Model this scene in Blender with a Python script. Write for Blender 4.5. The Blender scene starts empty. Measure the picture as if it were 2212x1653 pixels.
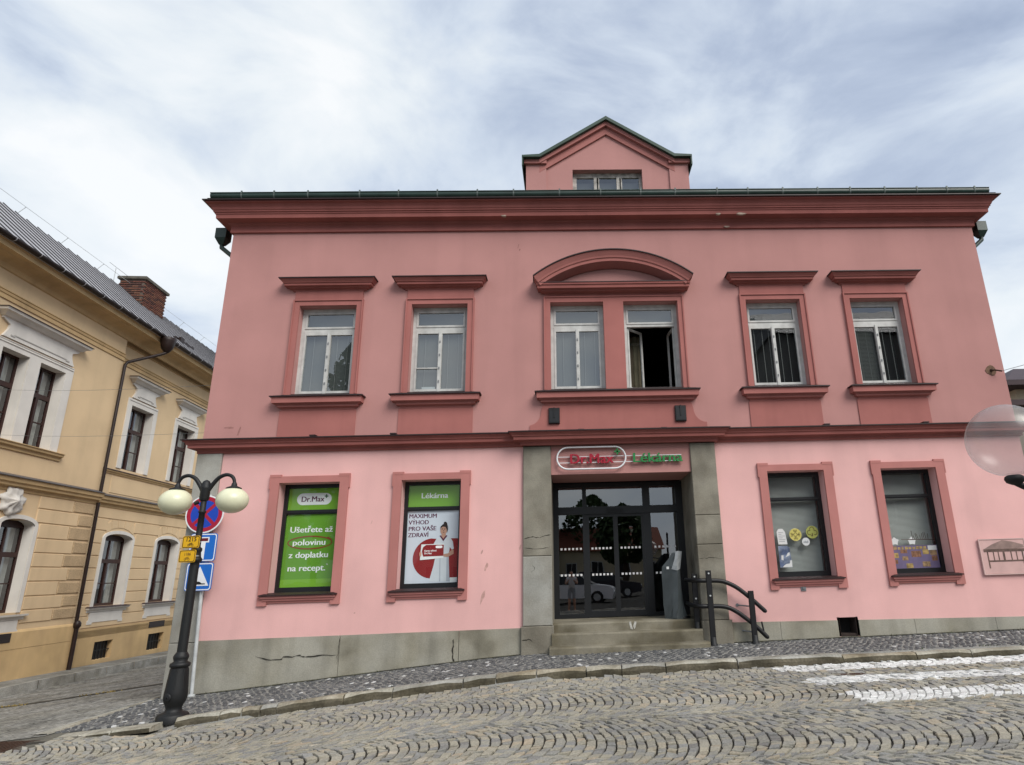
import bpy, bmesh, math, random
import numpy as np
from mathutils import Vector, Matrix
random.seed(7)
rng = np.random.default_rng(7)
R = math.radians
C = bpy.context.scene.collection
SC = bpy.context.scene

# ------------------------------------------------------------------ camera
FPX, PPX, PPY, WPX, HPX = 1343.2925, 1277.7226, 838.9479, 2212.0, 1653.0
def cam_axes(yaw, pit, rol):
    f = Vector((math.sin(yaw)*math.cos(pit), math.cos(yaw)*math.cos(pit), math.sin(pit)))
    r = Vector((math.cos(yaw), -math.sin(yaw), 0)); u = r.cross(f)
    c, s = math.cos(rol), math.sin(rol)
    return c*r+s*u, -s*r+c*u, f
cr, cu, cf = cam_axes(R(2.290206), R(16.411093), R(-1.7424313))
cam = bpy.data.objects.new('camera', bpy.data.cameras.new('camera')); C.objects.link(cam)
m = Matrix((cr, cu, -cf)).transposed().to_4x4(); m.translation = Vector((0, -12.6, 0)); cam.matrix_world = m
cam.data.sensor_fit = 'HORIZONTAL'; cam.data.sensor_width = 36
cam.data.lens = 36*FPX/WPX
cam.data.shift_x = (WPX/2-PPX)/WPX
cam.data.shift_y = (PPY-HPX/2)/WPX
cam.data.clip_start = .05; cam.data.clip_end = 3000
SC.camera = cam

# ------------------------------------------------------------------ world and sun
SUN_EL, SUN_AZ = R(42), R(141)          # high soft sun behind thin cloud, from behind the camera's left
w = bpy.data.worlds.new('World'); SC.world = w; w.use_nodes = True
nt = w.node_tree; nt.nodes.clear()
def N(t, **k):
    n = nt.nodes.new(t)
    for a, b in k.items(): setattr(n, a, b)
    return n
out = N('ShaderNodeOutputWorld'); bg = N('ShaderNodeBackground'); bg.inputs[1].default_value = .1
sky = N('ShaderNodeTexSky', sky_type='NISHITA', sun_disc=False); sky.sun_elevation = SUN_EL; sky.sun_rotation = R(141)
tc = N('ShaderNodeTexCoord'); sep = N('ShaderNodeSeparateXYZ'); nt.links.new(tc.outputs['Generated'], sep.inputs[0])
mp = N('ShaderNodeMapping'); mp.inputs['Rotation'].default_value = (0, R(-25), R(20)); mp.inputs['Scale'].default_value = (1.0, 1.0, 1.9); mp.inputs['Location'].default_value = (4.6, 8.8, 1.4)
nt.links.new(tc.outputs['Generated'], mp.inputs[0])
n1 = N('ShaderNodeTexNoise'); n1.inputs['Scale'].default_value = 3.4; n1.inputs['Detail'].default_value = 10; n1.inputs['Roughness'].default_value = .54; n1.inputs['Distortion'].default_value = .35
n2 = N('ShaderNodeTexNoise'); n2.inputs['Scale'].default_value = 1.3; n2.inputs['Detail'].default_value = 3
nt.links.new(mp.outputs[0], n1.inputs[0]); nt.links.new(mp.outputs[0], n2.inputs[0])
av = N('ShaderNodeMath', operation='MULTIPLY_ADD'); av.inputs[1].default_value = .62; nt.links.new(n2.outputs[0], av.inputs[0])
hf = N('ShaderNodeMath', operation='MULTIPLY'); hf.inputs[1].default_value = .90; nt.links.new(n1.outputs[0], hf.inputs[0]); nt.links.new(hf.outputs[0], av.inputs[2])
cr1 = N('ShaderNodeValToRGB'); nt.links.new(av.outputs[0], cr1.inputs[0])
el = cr1.color_ramp.elements
SKYC = [(.50, (.36, .435, .585)), (.63, (.50, .58, .725)), (.73, (.68, .76, .87)), (.85, (.87, .925, .965)), (.96, (1.0, 1.02, 1.03))]
while len(el) < len(SKYC): el.new(.5)
for e_, (p_, c_) in zip(el, SKYC): e_.position = p_; e_.color = (*c_, 1)
SKYGAIN = 4.5
sc10 = N('ShaderNodeVectorMath', operation='SCALE'); sc10.inputs['Scale'].default_value = SKYGAIN
nt.links.new(cr1.outputs[0], sc10.inputs[0])
hz = N('ShaderNodeMapRange'); hz.inputs[1].default_value = .0; hz.inputs[2].default_value = .10; nt.links.new(sep.outputs[2], hz.inputs[0])
hm = N('ShaderNodeMixRGB'); hm.inputs[1].default_value = (.80*SKYGAIN, .86*SKYGAIN, .93*SKYGAIN, 1); nt.links.new(hz.outputs[0], hm.inputs[0]); nt.links.new(sc10.outputs[0], hm.inputs[2])
mix = N('ShaderNodeMixRGB'); mix.inputs[0].default_value = .93
nt.links.new(sky.outputs[0], mix.inputs[1]); nt.links.new(hm.outputs[0], mix.inputs[2])
nt.links.new(mix.outputs[0], bg.inputs[0]); nt.links.new(bg.outputs[0], out.inputs[0])
sl = bpy.data.lights.new('sun', 'SUN'); sl.energy = 1.5; sl.angle = R(36); sl.color = (1, .96, .9)
so = bpy.data.objects.new('sun', sl); C.objects.link(so)
sd = Vector((math.sin(SUN_AZ)*math.cos(SUN_EL), math.cos(SUN_AZ)*math.cos(SUN_EL), math.sin(SUN_EL)))   # towards the sun
so.rotation_euler = sd.to_track_quat('Z', 'Y').to_euler()
vs = SC.view_settings; vs.view_transform = 'Standard'; vs.look = 'None'; vs.exposure = 1.15; vs.gamma = 1; vs.use_curve_mapping = False

# ------------------------------------------------------------------ materials
MATS = {}
def mat(name, col, rough=.85, var=.12, vscale=1.2, bump=0., bscale=60., metal=0., streak=0., spec=.3, col2=None, fine=.0, stain=0., sscale=.5):
    if name in MATS: return MATS[name]
    m = bpy.data.materials.new(name); m.use_nodes = True; t = m.node_tree; L = t.links.new
    p = t.nodes['Principled BSDF']; p.inputs['Roughness'].default_value = rough; p.inputs['Metallic'].default_value = metal
    p.inputs['Specular IOR Level'].default_value = spec
    tc = t.nodes.new('ShaderNodeTexCoord'); src = tc.outputs['Object']
    base = t.nodes.new('ShaderNodeRGB'); base.outputs[0].default_value = (*col, 1); cur = base.outputs[0]
    def mulnoise(cur, scale, amt, vec=None, detail=5, lo=.35, hi=.65, tint=None):
        n = t.nodes.new('ShaderNodeTexNoise'); n.inputs['Scale'].default_value = scale; n.inputs['Detail'].default_value = detail
        if vec is None: L(src, n.inputs[0])
        else:
            mpn = t.nodes.new('ShaderNodeMapping'); mpn.inputs['Scale'].default_value = vec; L(src, mpn.inputs[0]); L(mpn.outputs[0], n.inputs[0])
        r = t.nodes.new('ShaderNodeMapRange'); r.inputs[1].default_value = lo; r.inputs[2].default_value = hi
        L(n.outputs[0], r.inputs[0])
        mx = t.nodes.new('ShaderNodeMixRGB'); L(r.outputs[0], mx.inputs[0]); L(cur, mx.inputs[1])
        if tint is None:
            m2 = t.nodes.new('ShaderNodeMixRGB'); m2.blend_type = 'MULTIPLY'; m2.inputs[0].default_value = 1; L(cur, m2.inputs[1])
            m2.inputs[2].default_value = (1-amt, 1-amt, 1-amt, 1); L(m2.outputs[0], mx.inputs[2])
        else:
            m2 = t.nodes.new('ShaderNodeMixRGB'); m2.inputs[0].default_value = amt; L(cur, m2.inputs[1]); m2.inputs[2].default_value = (*tint, 1); L(m2.outputs[0], mx.inputs[2])
        return mx.outputs[0]
    if col2: cur = mulnoise(cur, vscale*.7, 1., detail=6, lo=.4, hi=.62, tint=col2)
    if var: cur = mulnoise(cur, vscale, var)
    if streak: cur = mulnoise(cur, 1., streak, vec=(2.6, 2.6, .22), lo=.48, hi=.72)
    if stain: cur = mulnoise(cur, sscale, stain, detail=8, lo=.56, hi=.7)
    if fine: cur = mulnoise(cur, bscale, fine, detail=2)
    L(cur, p.inputs['Base Color'])
    if bump:
        n = t.nodes.new('ShaderNodeTexNoise'); n.inputs['Scale'].default_value = bscale; n.inputs['Detail'].default_value = 4; L(src, n.inputs[0])
        b = t.nodes.new('ShaderNodeBump'); b.inputs['Strength'].default_value = bump; b.inputs['Distance'].default_value = .01
        L(n.outputs[0], b.inputs['Height']); L(b.outputs[0], p.inputs['Normal'])
    MATS[name] = m; return m
def tone_mat(name, ramp, rough=.75, bump=.35, bscale=45, fine=.25):
    m = bpy.data.materials.new(name); m.use_nodes = True; t = m.node_tree; L = t.links.new
    p = t.nodes['Principled BSDF']; p.inputs['Roughness'].default_value = rough; p.inputs['Specular IOR Level'].default_value = .35
    a = t.nodes.new('ShaderNodeAttribute'); a.attribute_name = 'tone'
    cr = t.nodes.new('ShaderNodeValToRGB'); L(a.outputs['Fac'], cr.inputs[0]); e = cr.color_ramp.elements
    while len(e) < len(ramp): e.new(.5)
    for x, (q, c) in zip(e, ramp): x.position = q; x.color = (*c, 1)
    tc = t.nodes.new('ShaderNodeTexCoord')
    n = t.nodes.new('ShaderNodeTexNoise'); n.inputs['Scale'].default_value = bscale; n.inputs['Detail'].default_value = 5; L(tc.outputs['Object'], n.inputs[0])
    r = t.nodes.new('ShaderNodeMapRange'); r.inputs[1].default_value = .35; r.inputs[2].default_value = .7; r.inputs[3].default_value = 1-fine; r.inputs[4].default_value = 1.08; L(n.outputs[0], r.inputs[0])
    n2 = t.nodes.new('ShaderNodeTexNoise'); n2.inputs['Scale'].default_value = .8; n2.inputs['Detail'].default_value = 5; L(tc.outputs['Object'], n2.inputs[0])
    r2 = t.nodes.new('ShaderNodeMapRange'); r2.inputs[1].default_value = .35; r2.inputs[2].default_value = .65; r2.inputs[3].default_value = .86; r2.inputs[4].default_value = 1.08; L(n2.outputs[0], r2.inputs[0])
    mm = t.nodes.new('ShaderNodeMath'); mm.operation = 'MULTIPLY'; L(r.outputs[0], mm.inputs[0]); L(r2.outputs[0], mm.inputs[1])
    mx = t.nodes.new('ShaderNodeVectorMath'); mx.operation = 'SCALE'; L(cr.outputs[0], mx.inputs[0]); L(mm.outputs[0], mx.inputs['Scale']); L(mx.outputs[0], p.inputs['Base Color'])
    b = t.nodes.new('ShaderNodeBump'); b.inputs['Strength'].default_value = bump; b.inputs['Distance'].default_value = .01; L(n.outputs[0], b.inputs['Height']); L(b.outputs[0], p.inputs['Normal'])
    MATS[name] = m; return m
def glass(name, ior=1.6, tint=(.8, .85, .85), rough=.0, wob=.03):
    m = bpy.data.materials.new(name); m.use_nodes = True; t = m.node_tree; t.nodes.clear(); L = t.links.new
    o = t.nodes.new('ShaderNodeOutputMaterial'); mx = t.nodes.new('ShaderNodeMixShader')
    lw = t.nodes.new('ShaderNodeLayerWeight'); lw.inputs[0].default_value = .5
    pw_ = t.nodes.new('ShaderNodeMath'); pw_.operation = 'POWER'; pw_.inputs[1].default_value = 5; L(lw.outputs['Facing'], pw_.inputs[0])
    fr = t.nodes.new('ShaderNodeMath'); fr.operation = 'MULTIPLY_ADD'; f0 = ((ior-1)/(ior+1))**2; fr.inputs[1].default_value = 1-f0; fr.inputs[2].default_value = f0; L(pw_.outputs[0], fr.inputs[0])
    gl = t.nodes.new('ShaderNodeBsdfGlossy'); gl.inputs['Roughness'].default_value = rough; gl.inputs[0].default_value = (.95, .97, 1, 1)
    tr = t.nodes.new('ShaderNodeBsdfTransparent'); tr.inputs[0].default_value = (*tint, 1)
    tc = t.nodes.new('ShaderNodeTexCoord'); n = t.nodes.new('ShaderNodeTexNoise'); n.inputs['Scale'].default_value = 1.1; L(tc.outputs['Object'], n.inputs[0])
    b = t.nodes.new('ShaderNodeBump'); b.inputs['Strength'].default_value = wob; b.inputs['Distance'].default_value = .1; L(n.outputs[0], b.inputs['Height']); L(b.outputs[0], gl.inputs['Normal'])
    L(fr.outputs[0], mx.inputs[0]); L(tr.outputs[0], mx.inputs[1]); L(gl.outputs[0], mx.inputs[2]); L(mx.outputs[0], o.inputs[0])
    MATS[name] = m; return m
PINK_UP = mat('pink_plaster_upper', (.475, .240, .222), .93, .10, .7, .2, 60, streak=.05, stain=.07, sscale=.55, fine=.05)
PINK_LO = mat('pink_plaster_lower', (.76, .442, .422), .93, .11, .8, .2, 60, streak=.05, stain=.07, sscale=.5, fine=.05)
TRIM = mat('red_stucco_trim', (.315, .108, .094), .9, .16, 1.6, .14, 70, streak=.12)
TRIM_MID = mat('rose_stucco_surround', (.375, .142, .126), .92, .12, 1.2, .14, 80, streak=.10)
TRIM_LO = mat('rose_stucco_lower_surround', (.45, .185, .167), .92, .12, 1.2, .14, 80, streak=.08)
SHEET = mat('dark_painted_sheet_metal', (.03, .014, .014), .5, .3, 3, spec=.4)
GREEN = mat('green_painted_gutter', (.018, .042, .034), .42, .35, 3, .05, 30, spec=.45)
GREENR = mat('green_sheet_roof', (.035, .07, .05), .55, .3, 2, spec=.4)
SOOT = mat('broken_plaster_patch', (.42, .33, .27), .95, .4, 12, .4, 60)
STONE = mat('grey_sandstone', (.285, .265, .215), .9, .25, 2.2, .35, 40, col2=(.21, .19, .15), streak=.2, stain=.2, sscale=1.4, fine=.12)
STONE_L = mat('pale_sandstone', (.38, .375, .34), .9, .2, 2.0, .3, 45, col2=(.30, .285, .245), streak=.18, fine=.1)
PLINTH = mat('cement_plinth', (.375, .36, .305), .93, .2, 1.3, .35, 50, col2=(.28, .26, .20), streak=.25, stain=.35, sscale=.9, fine=.12)
STEP = mat('worn_stone_step', (.25, .228, .175), .85, .25, 2.5, .3, 40, col2=(.155, .135, .09), streak=.0, stain=.25, sscale=1.6, fine=.1)
WHITEP = mat('white_window_paint', (.56, .56, .54), .5, .2, 6, .05, 40, streak=.25)
OLDP = mat('weathered_white_paint', (.55, .52, .48), .7, .5, 9, .2, 50, streak=.5)
BLACKF = mat('black_window_frame', (.010, .011, .013), .4, .1, 3, spec=.4)
BLACKM = mat('black_powder_coat', (.006, .006, .0075), .5, .2, 4, .06, 120, spec=.4)
CASTI = mat('black_cast_iron', (.005, .006, .007), .58, .3, 5, .2, 60, spec=.45)
GLASS_UP = glass('upper_window_glass', 2.3, (.7, .74, .74))
GLASS_LO = glass('shop_window_glass', 1.42, (.93, .95, .95))
GLASS_DR = glass('entrance_door_glass', 2.5, (.32, .34, .35), wob=.015)
GLASS_YB = glass('school_window_glass', 2.2, (.7, .74, .75), wob=.1)
BLIND = mat('grey_window_blind', (.15, .155, .15), .8, .1, 2)
BLIND_L = mat('pale_window_blind', (.62, .63, .60), .8, .12, 1.3)
CURT = mat('white_net_curtain', (.55, .54, .50), .9, .25, 5)
CORD = mat('pale_cord', (.30, .30, .29), .8, 0)
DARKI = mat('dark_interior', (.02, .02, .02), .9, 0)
WHITE = mat('white_paint', (.78, .78, .78), .45, .05, 4)
SIGNW = mat('white_sign_face', (.75, .76, .78), .35, .04, 4)
REDL = mat('red_letter_paint', (.36, .014, .035), .4, .08, 6)
GREENL = mat('green_letter_paint', (.025, .22, .06), .4, .08, 6)
FILMG = mat('lime_green_film', (.19, .42, .03), .5, .06, 2)
FILMG2 = mat('deeper_green_film', (.125, .32, .025), .5, .10, 1.2)
FILMW = mat('pale_poster_paper', (.62, .67, .74), .5, .04, 2)
FILMWH = mat('white_print', (.82, .85, .84), .5, .03, 3)
INKP = mat('dark_purple_print', (.10, .012, .05), .5, 0)
INKR = mat('dark_red_print', (.27, .018, .02), .5, .05, 4)
INKG = mat('dark_green_print', (.02, .10, .03), .5, 0)
SKIN = mat('printed_skin', (.50, .29, .21), .6, .05, 8)
SKIN_SH = mat('printed_shading', (.36, .19, .14), .6, 0)
HAIRM = mat('dark_hair', (.02, .014, .012), .6, 0)
COAT = mat('printed_white_coat', (.66, .70, .74), .5, .10, 3)
COATD = mat('printed_coat_fold', (.46, .50, .56), .5, .10, 3)
YELP = mat('ochre_plaster', (.69, .515, .315), .93, .10, .8, .12, 90, streak=.06, stain=.1, sscale=.5, fine=.05)
YELT = mat('ochre_stucco_moulding', (.58, .41, .215), .92, .15, 1.2, .14, 80, streak=.15)
YELQ = mat('rough_ochre_stucco', (.58, .42, .25), .96, .2, 2, .8, 30, fine=.3)
YELB = mat('ochre_plinth_plaster', (.63, .44, .22), .93, .2, 1, .14, 80, col2=(.55, .385, .20), streak=.1)
CREAM = mat('white_stucco_frame', (.68, .65, .60), .9, .10, 1.6, .12, 70, streak=.12)
ROOFM = mat('grey_standing_seam_sheet', (.42, .41, .43), .5, .18, 1.2, .0, 12, metal=.1, spec=.5)
ROOFD = mat('dark_roof_seam', (.05, .05, .055), .5, .2, 2)
BROWNW = mat('dark_brown_window_wood', (.042, .017, .014), .5, .2, 6)
PIPE = mat('dark_brown_downpipe', (.022, .012, .010), .45, .25, 4)
BRICK = [mat('old_red_brick', (.155, .062, .045), .95, .35, 9, .5, 40), mat('dark_sooty_brick', (.095, .045, .038), .95, .4, 9, .5, 40), mat('brown_brick', (.19, .085, .055), .95, .35, 9, .5, 40)]
MORTAR = mat('sooty_mortar', (.11, .085, .07), .95, .2, 6, .4, 50)
GLOBE = mat('cream_opal_globe', (.70, .70, .50), .32, .06, 3, spec=.5)
PLASTIC = mat('grey_plastic_sheeting', (.085, .10, .105), .42, .3, 3, .15, 9, spec=.5)
PLASTICL = mat('white_plastic_film', (.36, .38, .39), .35, .25, 6, .2, 14, spec=.6)
CREAMW = mat('cream_rendered_wall', (.55, .47, .33), .93, .1, 1, .1, 80)
BROWNE = mat('brown_painted_eave', (.045, .025, .03), .6, .2, 3)
YELS = mat('yellow_sign_face', (.72, .40, .01), .4, .08, 4)
SBLUE = mat('traffic_blue', (.012, .13, .50), .35, .04, 4)
SBLUED = mat('traffic_deep_blue', (.012, .055, .40), .35, .04, 4)
SRED = mat('traffic_red', (.36, .012, .035), .35, .06, 4)
SBLK = mat('sign_black', (.012, .012, .012), .5, 0)
GALV = mat('pale_galvanised_steel', (.52, .54, .54), .45, .2, 8, spec=.5)
RUST = mat('rusty_steel', (.06, .03, .018), .8, .4, 20)
GREYM = mat('grey_metal', (.20, .21, .22), .5, .2, 8)
GOLDS = mat('yellow_gold_sticker', (.52, .46, .13), .5, .05, 5)
OLIVES = mat('olive_sticker', (.33, .35, .09), .5, .05, 5)
INKB = mat('dark_brown_print', (.09, .06, .02), .5, 0)
PAPER = mat('white_paper', (.60, .62, .62), .7, .08, 5)
PAPERT = mat('grey_print', (.25, .27, .30), .7, .3, 40)
BLUEP = mat('blue_grey_poster_print', (.10, .14, .25), .5, .6, 7, col2=(.30, .36, .46))
PURP = mat('violet_poster_print', (.15, .12, .22), .5, .2, 6)
TANP = [mat('tan_photo_print', (.36, .24, .13), .5, .6, 16), mat('brown_photo_print', (.28, .14, .08), .5, .6, 18), mat('ochre_photo_print', (.45, .32, .12), .5, .6, 14)]
MOSSJ = mat('joint_dirt', (.045, .040, .031), .95, .4, 5, .5, 60, fine=.3)
PAVEJ = mat('pale_paving_mortar', (.29, .285, .265), .95, .25, 3, .5, 60, fine=.3)
STREETM = mat('worn_grey_cobble_street', (.42, .41, .375), .9, .3, 1.6, .6, 11, col2=(.33, .315, .27), stain=.2, sscale=.7, fine=.35)
def sett_street(m):
    t = m.node_tree; L = t.links.new; p = t.nodes['Principled BSDF']; bc = p.inputs['Base Color'].links[0].from_socket
    tc = t.nodes.new('ShaderNodeTexCoord'); v = t.nodes.new('ShaderNodeTexVoronoi'); v.feature = 'DISTANCE_TO_EDGE'; v.inputs['Scale'].default_value = 8.5; v.inputs['Randomness'].default_value = .55; L(tc.outputs['Object'], v.inputs['Vector'])
    v2 = t.nodes.new('ShaderNodeTexVoronoi'); v2.inputs['Scale'].default_value = 8.5; v2.inputs['Randomness'].default_value = .55; L(tc.outputs['Object'], v2.inputs['Vector'])
    r = t.nodes.new('ShaderNodeMapRange'); r.inputs[1].default_value = .02; r.inputs[2].default_value = .10; r.inputs[3].default_value = .45; r.inputs[4].default_value = 1; L(v.outputs['Distance'], r.inputs[0])
    bw = t.nodes.new('ShaderNodeSeparateColor'); L(v2.outputs['Color'], bw.inputs[0]); r2 = t.nodes.new('ShaderNodeMapRange'); r2.inputs[3].default_value = .72; r2.inputs[4].default_value = 1.2; L(bw.outputs[0], r2.inputs[0])
    mu = t.nodes.new('ShaderNodeMath'); mu.operation = 'MULTIPLY'; L(r.outputs[0], mu.inputs[0]); L(r2.outputs[0], mu.inputs[1])
    sc = t.nodes.new('ShaderNodeVectorMath'); sc.operation = 'SCALE'; L(bc, sc.inputs[0]); L(mu.outputs[0], sc.inputs['Scale']); L(sc.outputs[0], p.inputs['Base Color'])
    b = t.nodes.new('ShaderNodeBump'); b.inputs['Strength'].default_value = .8; b.inputs['Distance'].default_value = .02; L(r.outputs[0], b.inputs['Height']); L(b.outputs[0], p.inputs['Normal'])
sett_street(STREETM)
SPAVEM = mat('plain_side_pavement', (.30, .295, .27), .9, .3, 1.6, .5, 14, col2=(.23, .22, .19), fine=.3)
KERBM = [mat('pale_granite_kerb', (.46, .44, .37), .85, .3, 3, .5, 30, col2=(.35, .32, .25), fine=.25), mat('brown_granite_kerb', (.40, .36, .28), .85, .35, 3, .5, 30, col2=(.28, .235, .16), fine=.25), mat('grey_granite_kerb', (.42, .41, .37), .85, .3, 3, .5, 30, col2=(.31, .295, .25), fine=.25)]
KERBF = mat('dirty_shaded_kerb_face', (.155, .135, .095), .9, .4, 3, .6, 30, col2=(.09, .078, .05), fine=.3)  # kerb front colour: dirt, plus shade painted in below the top
GROUNDM = mat('dusty_ground', (.19, .185, .165), .95, .3, .5, .4, 10, fine=.3)
COBBLE = tone_mat('granite_sett', [(0, (.22, .21, .195)), (.16, (.265, .262, .25)), (.42, (.315, .30, .255)), (.62, (.345, .32, .26)), (.82, (.375, .345, .27)), (.93, (.41, .34, .25)), (1, (.52, .50, .43))])
PAVE = tone_mat('mosaic_paving_stone', [(0, (.06, .062, .066)), (.45, (.095, .097, .10)), (.8, (.15, .15, .148)), (.9, (.2, .2, .2)), (.94, (.5, .5, .49)), (1, (.6, .6, .6))], fine=.2)
PAINTS = tone_mat('painted_white_sett', [(0, (.50, .50, .48)), (.3, (.66, .66, .64)), (1, (.78, .78, .77))], rough=.65, fine=.22)
BARK = mat('tree_bark', (.07, .05, .035), .95, .3, 8, .6, 20)
LEAFM = mat('tree_leaf', (.035, .065, .018), .7, .5, 2.5, col2=(.06, .10, .03))

# ------------------------------------------------------------------ mesh builder
class MB:
    def __init__(s): s.v = []; s.f = []; s.m = []; s.s = []
    def add(s, vs, fs, m=0, smooth=False):
        o = len(s.v); s.v += [tuple(q) for q in vs]
        for f in fs: s.f.append([o+i for i in f]); s.m.append(m); s.s.append(smooth)
    def box(s, x0, x1, y0, y1, z0, z1, m=0, b=0.):
        if b <= 0:
            s.add([(x, y, z) for z in (z0, z1) for y in (y0, y1) for x in (x0, x1)],
                  [(0, 2, 3, 1), (4, 5, 7, 6), (0, 1, 5, 4), (2, 6, 7, 3), (0, 4, 6, 2), (1, 3, 7, 5)], m)
        else:   # chamfer on the front (-y) edges
            A = [(x0, y1, z0), (x1, y1, z0), (x1, y1, z1), (x0, y1, z1)]
            B = [(x0, y0+b, z0), (x1, y0+b, z0), (x1, y0+b, z1), (x0, y0+b, z1)]
            D = [(x0+b, y0, z0+b), (x1-b, y0, z0+b), (x1-b, y0, z1-b), (x0+b, y0, z1-b)]
            s.add(A+B+D, [(3, 2, 1, 0), (8, 9, 10, 11)]+[(i, (i+1) % 4, 4+(i+1) % 4, 4+i) for i in range(4)]+[(4+i, 4+(i+1) % 4, 8+(i+1) % 4, 8+i) for i in range(4)], m)
    def prism(s, pts, y0, y1, m=0, back=True):      # polygon in x,z (anticlockwise seen from -y), front at y0
        n = len(pts)
        s.add([(x, y0, z) for x, z in pts]+[(x, y1, z) for x, z in pts],
              [tuple(range(n))]+([tuple(range(2*n-1, n-1, -1))] if back else [])+[(i, i+n, (i+1) % n+n, (i+1) % n) for i in range(n)], m)
    def vprism(s, pts, z0, z1, m=0):     # polygon in x,y
        n = len(pts)
        s.add([(x, y, z0) for x, y in pts]+[(x, y, z1) for x, y in pts],
              [tuple(range(n-1, -1, -1)), tuple(range(n, 2*n))]+[(i, (i+1) % n, (i+1) % n+n, i+n) for i in range(n)], m)
    def rows(s, rows, m=0, closed=False, smooth=False):
        n = len(rows[0]); o = [p for r in rows for p in r]; f = []
        for i in range(len(rows)-1):
            for j in range(n if closed else n-1):
                k = (j+1) % n; f.append((i*n+j, i*n+k, (i+1)*n+k, (i+1)*n+j))
        s.add(o, f, m, smooth)
    def tube(s, path, r, n=8, m=0, caps=True, closed=False):
        P = [Vector(p) for p in path]; k = len(P); rows = []; up = None
        for i, p in enumerate(P):
            if closed: d = P[(i+1) % k]-P[i-1]
            else: d = P[min(i+1, k-1)]-P[max(i-1, 0)]
            d.normalize()
            if up is None: up = Vector((0, 0, 1)) if abs(d.z) < .9 else Vector((0, 1, 0))
            a = d.cross(up).normalized(); up = a.cross(d).normalized()
            rr = r[i] if isinstance(r, (list, tuple)) else r
            rows.append([p+(a*math.cos(2*math.pi*j/n)+up*math.sin(2*math.pi*j/n))*rr for j in range(n)])
        if closed: rows.append(rows[0])
        s.rows(rows, m, True, True)
        if caps and not closed: s.add(rows[0], [tuple(range(n-1, -1, -1))], m); s.add(rows[-1], [tuple(range(n))], m)
    def lathe(s, prof, cx=0, cy=0, n=20, m=0, smooth=True):
        rows = [[(cx+r*math.cos(2*math.pi*j/n), cy+r*math.sin(2*math.pi*j/n), z) for j in range(n)] for r, z in prof]
        s.rows(rows, m, True, smooth)
        s.add(rows[0], [tuple(range(n-1, -1, -1))], m); s.add(rows[-1], [tuple(range(n))], m)
    def moulding(s, prof, plan, m=0, cap=True, mtop=None, ntop=0):
        # prof: (d, z) bottom to top; plan(d) -> list of (x, y)
        rows = [[(x, y, z) for x, y in plan(d)] for d, z in prof]
        if mtop is not None and ntop:
            s.rows(rows[:len(rows)-ntop], m); s.rows(rows[len(rows)-ntop-1:], mtop)
        else: s.rows(rows, m)
        if cap:
            k = len(rows[0]); s.add([r[0] for r in rows], [tuple(range(len(rows)))], m); s.add([r[-1] for r in rows], [tuple(range(len(rows)-1, -1, -1))], m)
    def build(s, name, mats, parent=None, **props):
        me = bpy.data.meshes.new(name); me.from_pydata(s.v, [], s.f)
        for q in (mats if isinstance(mats, (list, tuple)) else [mats]): me.materials.append(q)
        me.polygons.foreach_set('material_index', s.m); me.polygons.foreach_set('use_smooth', s.s); me.update()
        o = bpy.data.objects.new(name, me); C.objects.link(o)
        if parent: o.parent = parent
        for k, v in props.items(): o[k] = v
        return o
def straight(xl, xr, y=0.):
    return lambda d: [(xl-d, y), (xl-d, y-d), (xr+d, y-d), (xr+d, y)]
def ob(name, mats, parent, fn, *a, **k):
    mb = MB(); getattr(mb, fn)(*a, **k); return mb.build(name, mats, parent)
def thing(name, label, cat, loc=(0, 0, 0), rz=0., group=None):
    o = bpy.data.objects.new(name, None); C.objects.link(o); o.location = loc; o.rotation_euler = (0, 0, rz); o.empty_display_size = .2
    o['label'] = label; o['category'] = cat; o['kind'] = 'thing'
    if group: o['group'] = group
    return o
def tag(o, label, cat, group=None):
    o['label'] = label; o['category'] = cat; o['kind'] = 'thing'
    if group: o['group'] = group
    return o
def empty(name, parent, loc=(0, 0, 0)):
    o = bpy.data.objects.new(name, None); C.objects.link(o); o.parent = parent; o.location = loc; o.empty_display_size = .1; return o
def dup(o, parent=None, **kw):
    c = o.copy(); C.objects.link(c); c.parent = parent
    for ch in o.children: dup(ch, c)
    return c
def arc(cx, cz, r, a0, a1, n, rz=None):
    rz = r if rz is None else rz
    return [(cx+r*math.cos(R(a0+(a1-a0)*i/n)), cz+rz*math.sin(R(a0+(a1-a0)*i/n))) for i in range(n+1)]
def wall_holes(mb, x0, x1, z0, z1, holes, y=0., depth=.3, m=0, arch=()):
    xs = sorted({x0, x1, *[h[0] for h in holes], *[h[1] for h in holes]}); zs = sorted({z0, z1, *[h[2] for h in holes], *[h[3] for h in holes]})
    xs = [x for x in xs if x0 <= x <= x1]; zs = [z for z in zs if z0 <= z <= z1]
    for i in range(len(xs)-1):
        for j in range(len(zs)-1):
            cx, cz = (xs[i]+xs[i+1])/2, (zs[j]+zs[j+1])/2
            if any(h[0] < cx < h[1] and h[2] < cz < h[3] for h in holes): continue
            mb.add([(xs[i], y, zs[j]), (xs[i+1], y, zs[j]), (xs[i+1], y, zs[j+1]), (xs[i], y, zs[j+1])], [(0, 1, 2, 3)], m)
    for h in holes:
        a, b, c, d = h[:4]
        mb.add([(a, y, c), (a, y, d), (a, y+depth, d), (a, y+depth, c)], [(0, 3, 2, 1)], m); mb.add([(b, y, c), (b, y, d), (b, y+depth, d), (b, y+depth, c)], [(0, 1, 2, 3)], m)
        mb.add([(a, y, d), (b, y, d), (b, y+depth, d), (a, y+depth, d)], [(0, 3, 2, 1)], m); mb.add([(a, y, c), (b, y, c), (b, y+depth, c), (a, y+depth, c)], [(0, 1, 2, 3)], m)
TXT = {}
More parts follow.
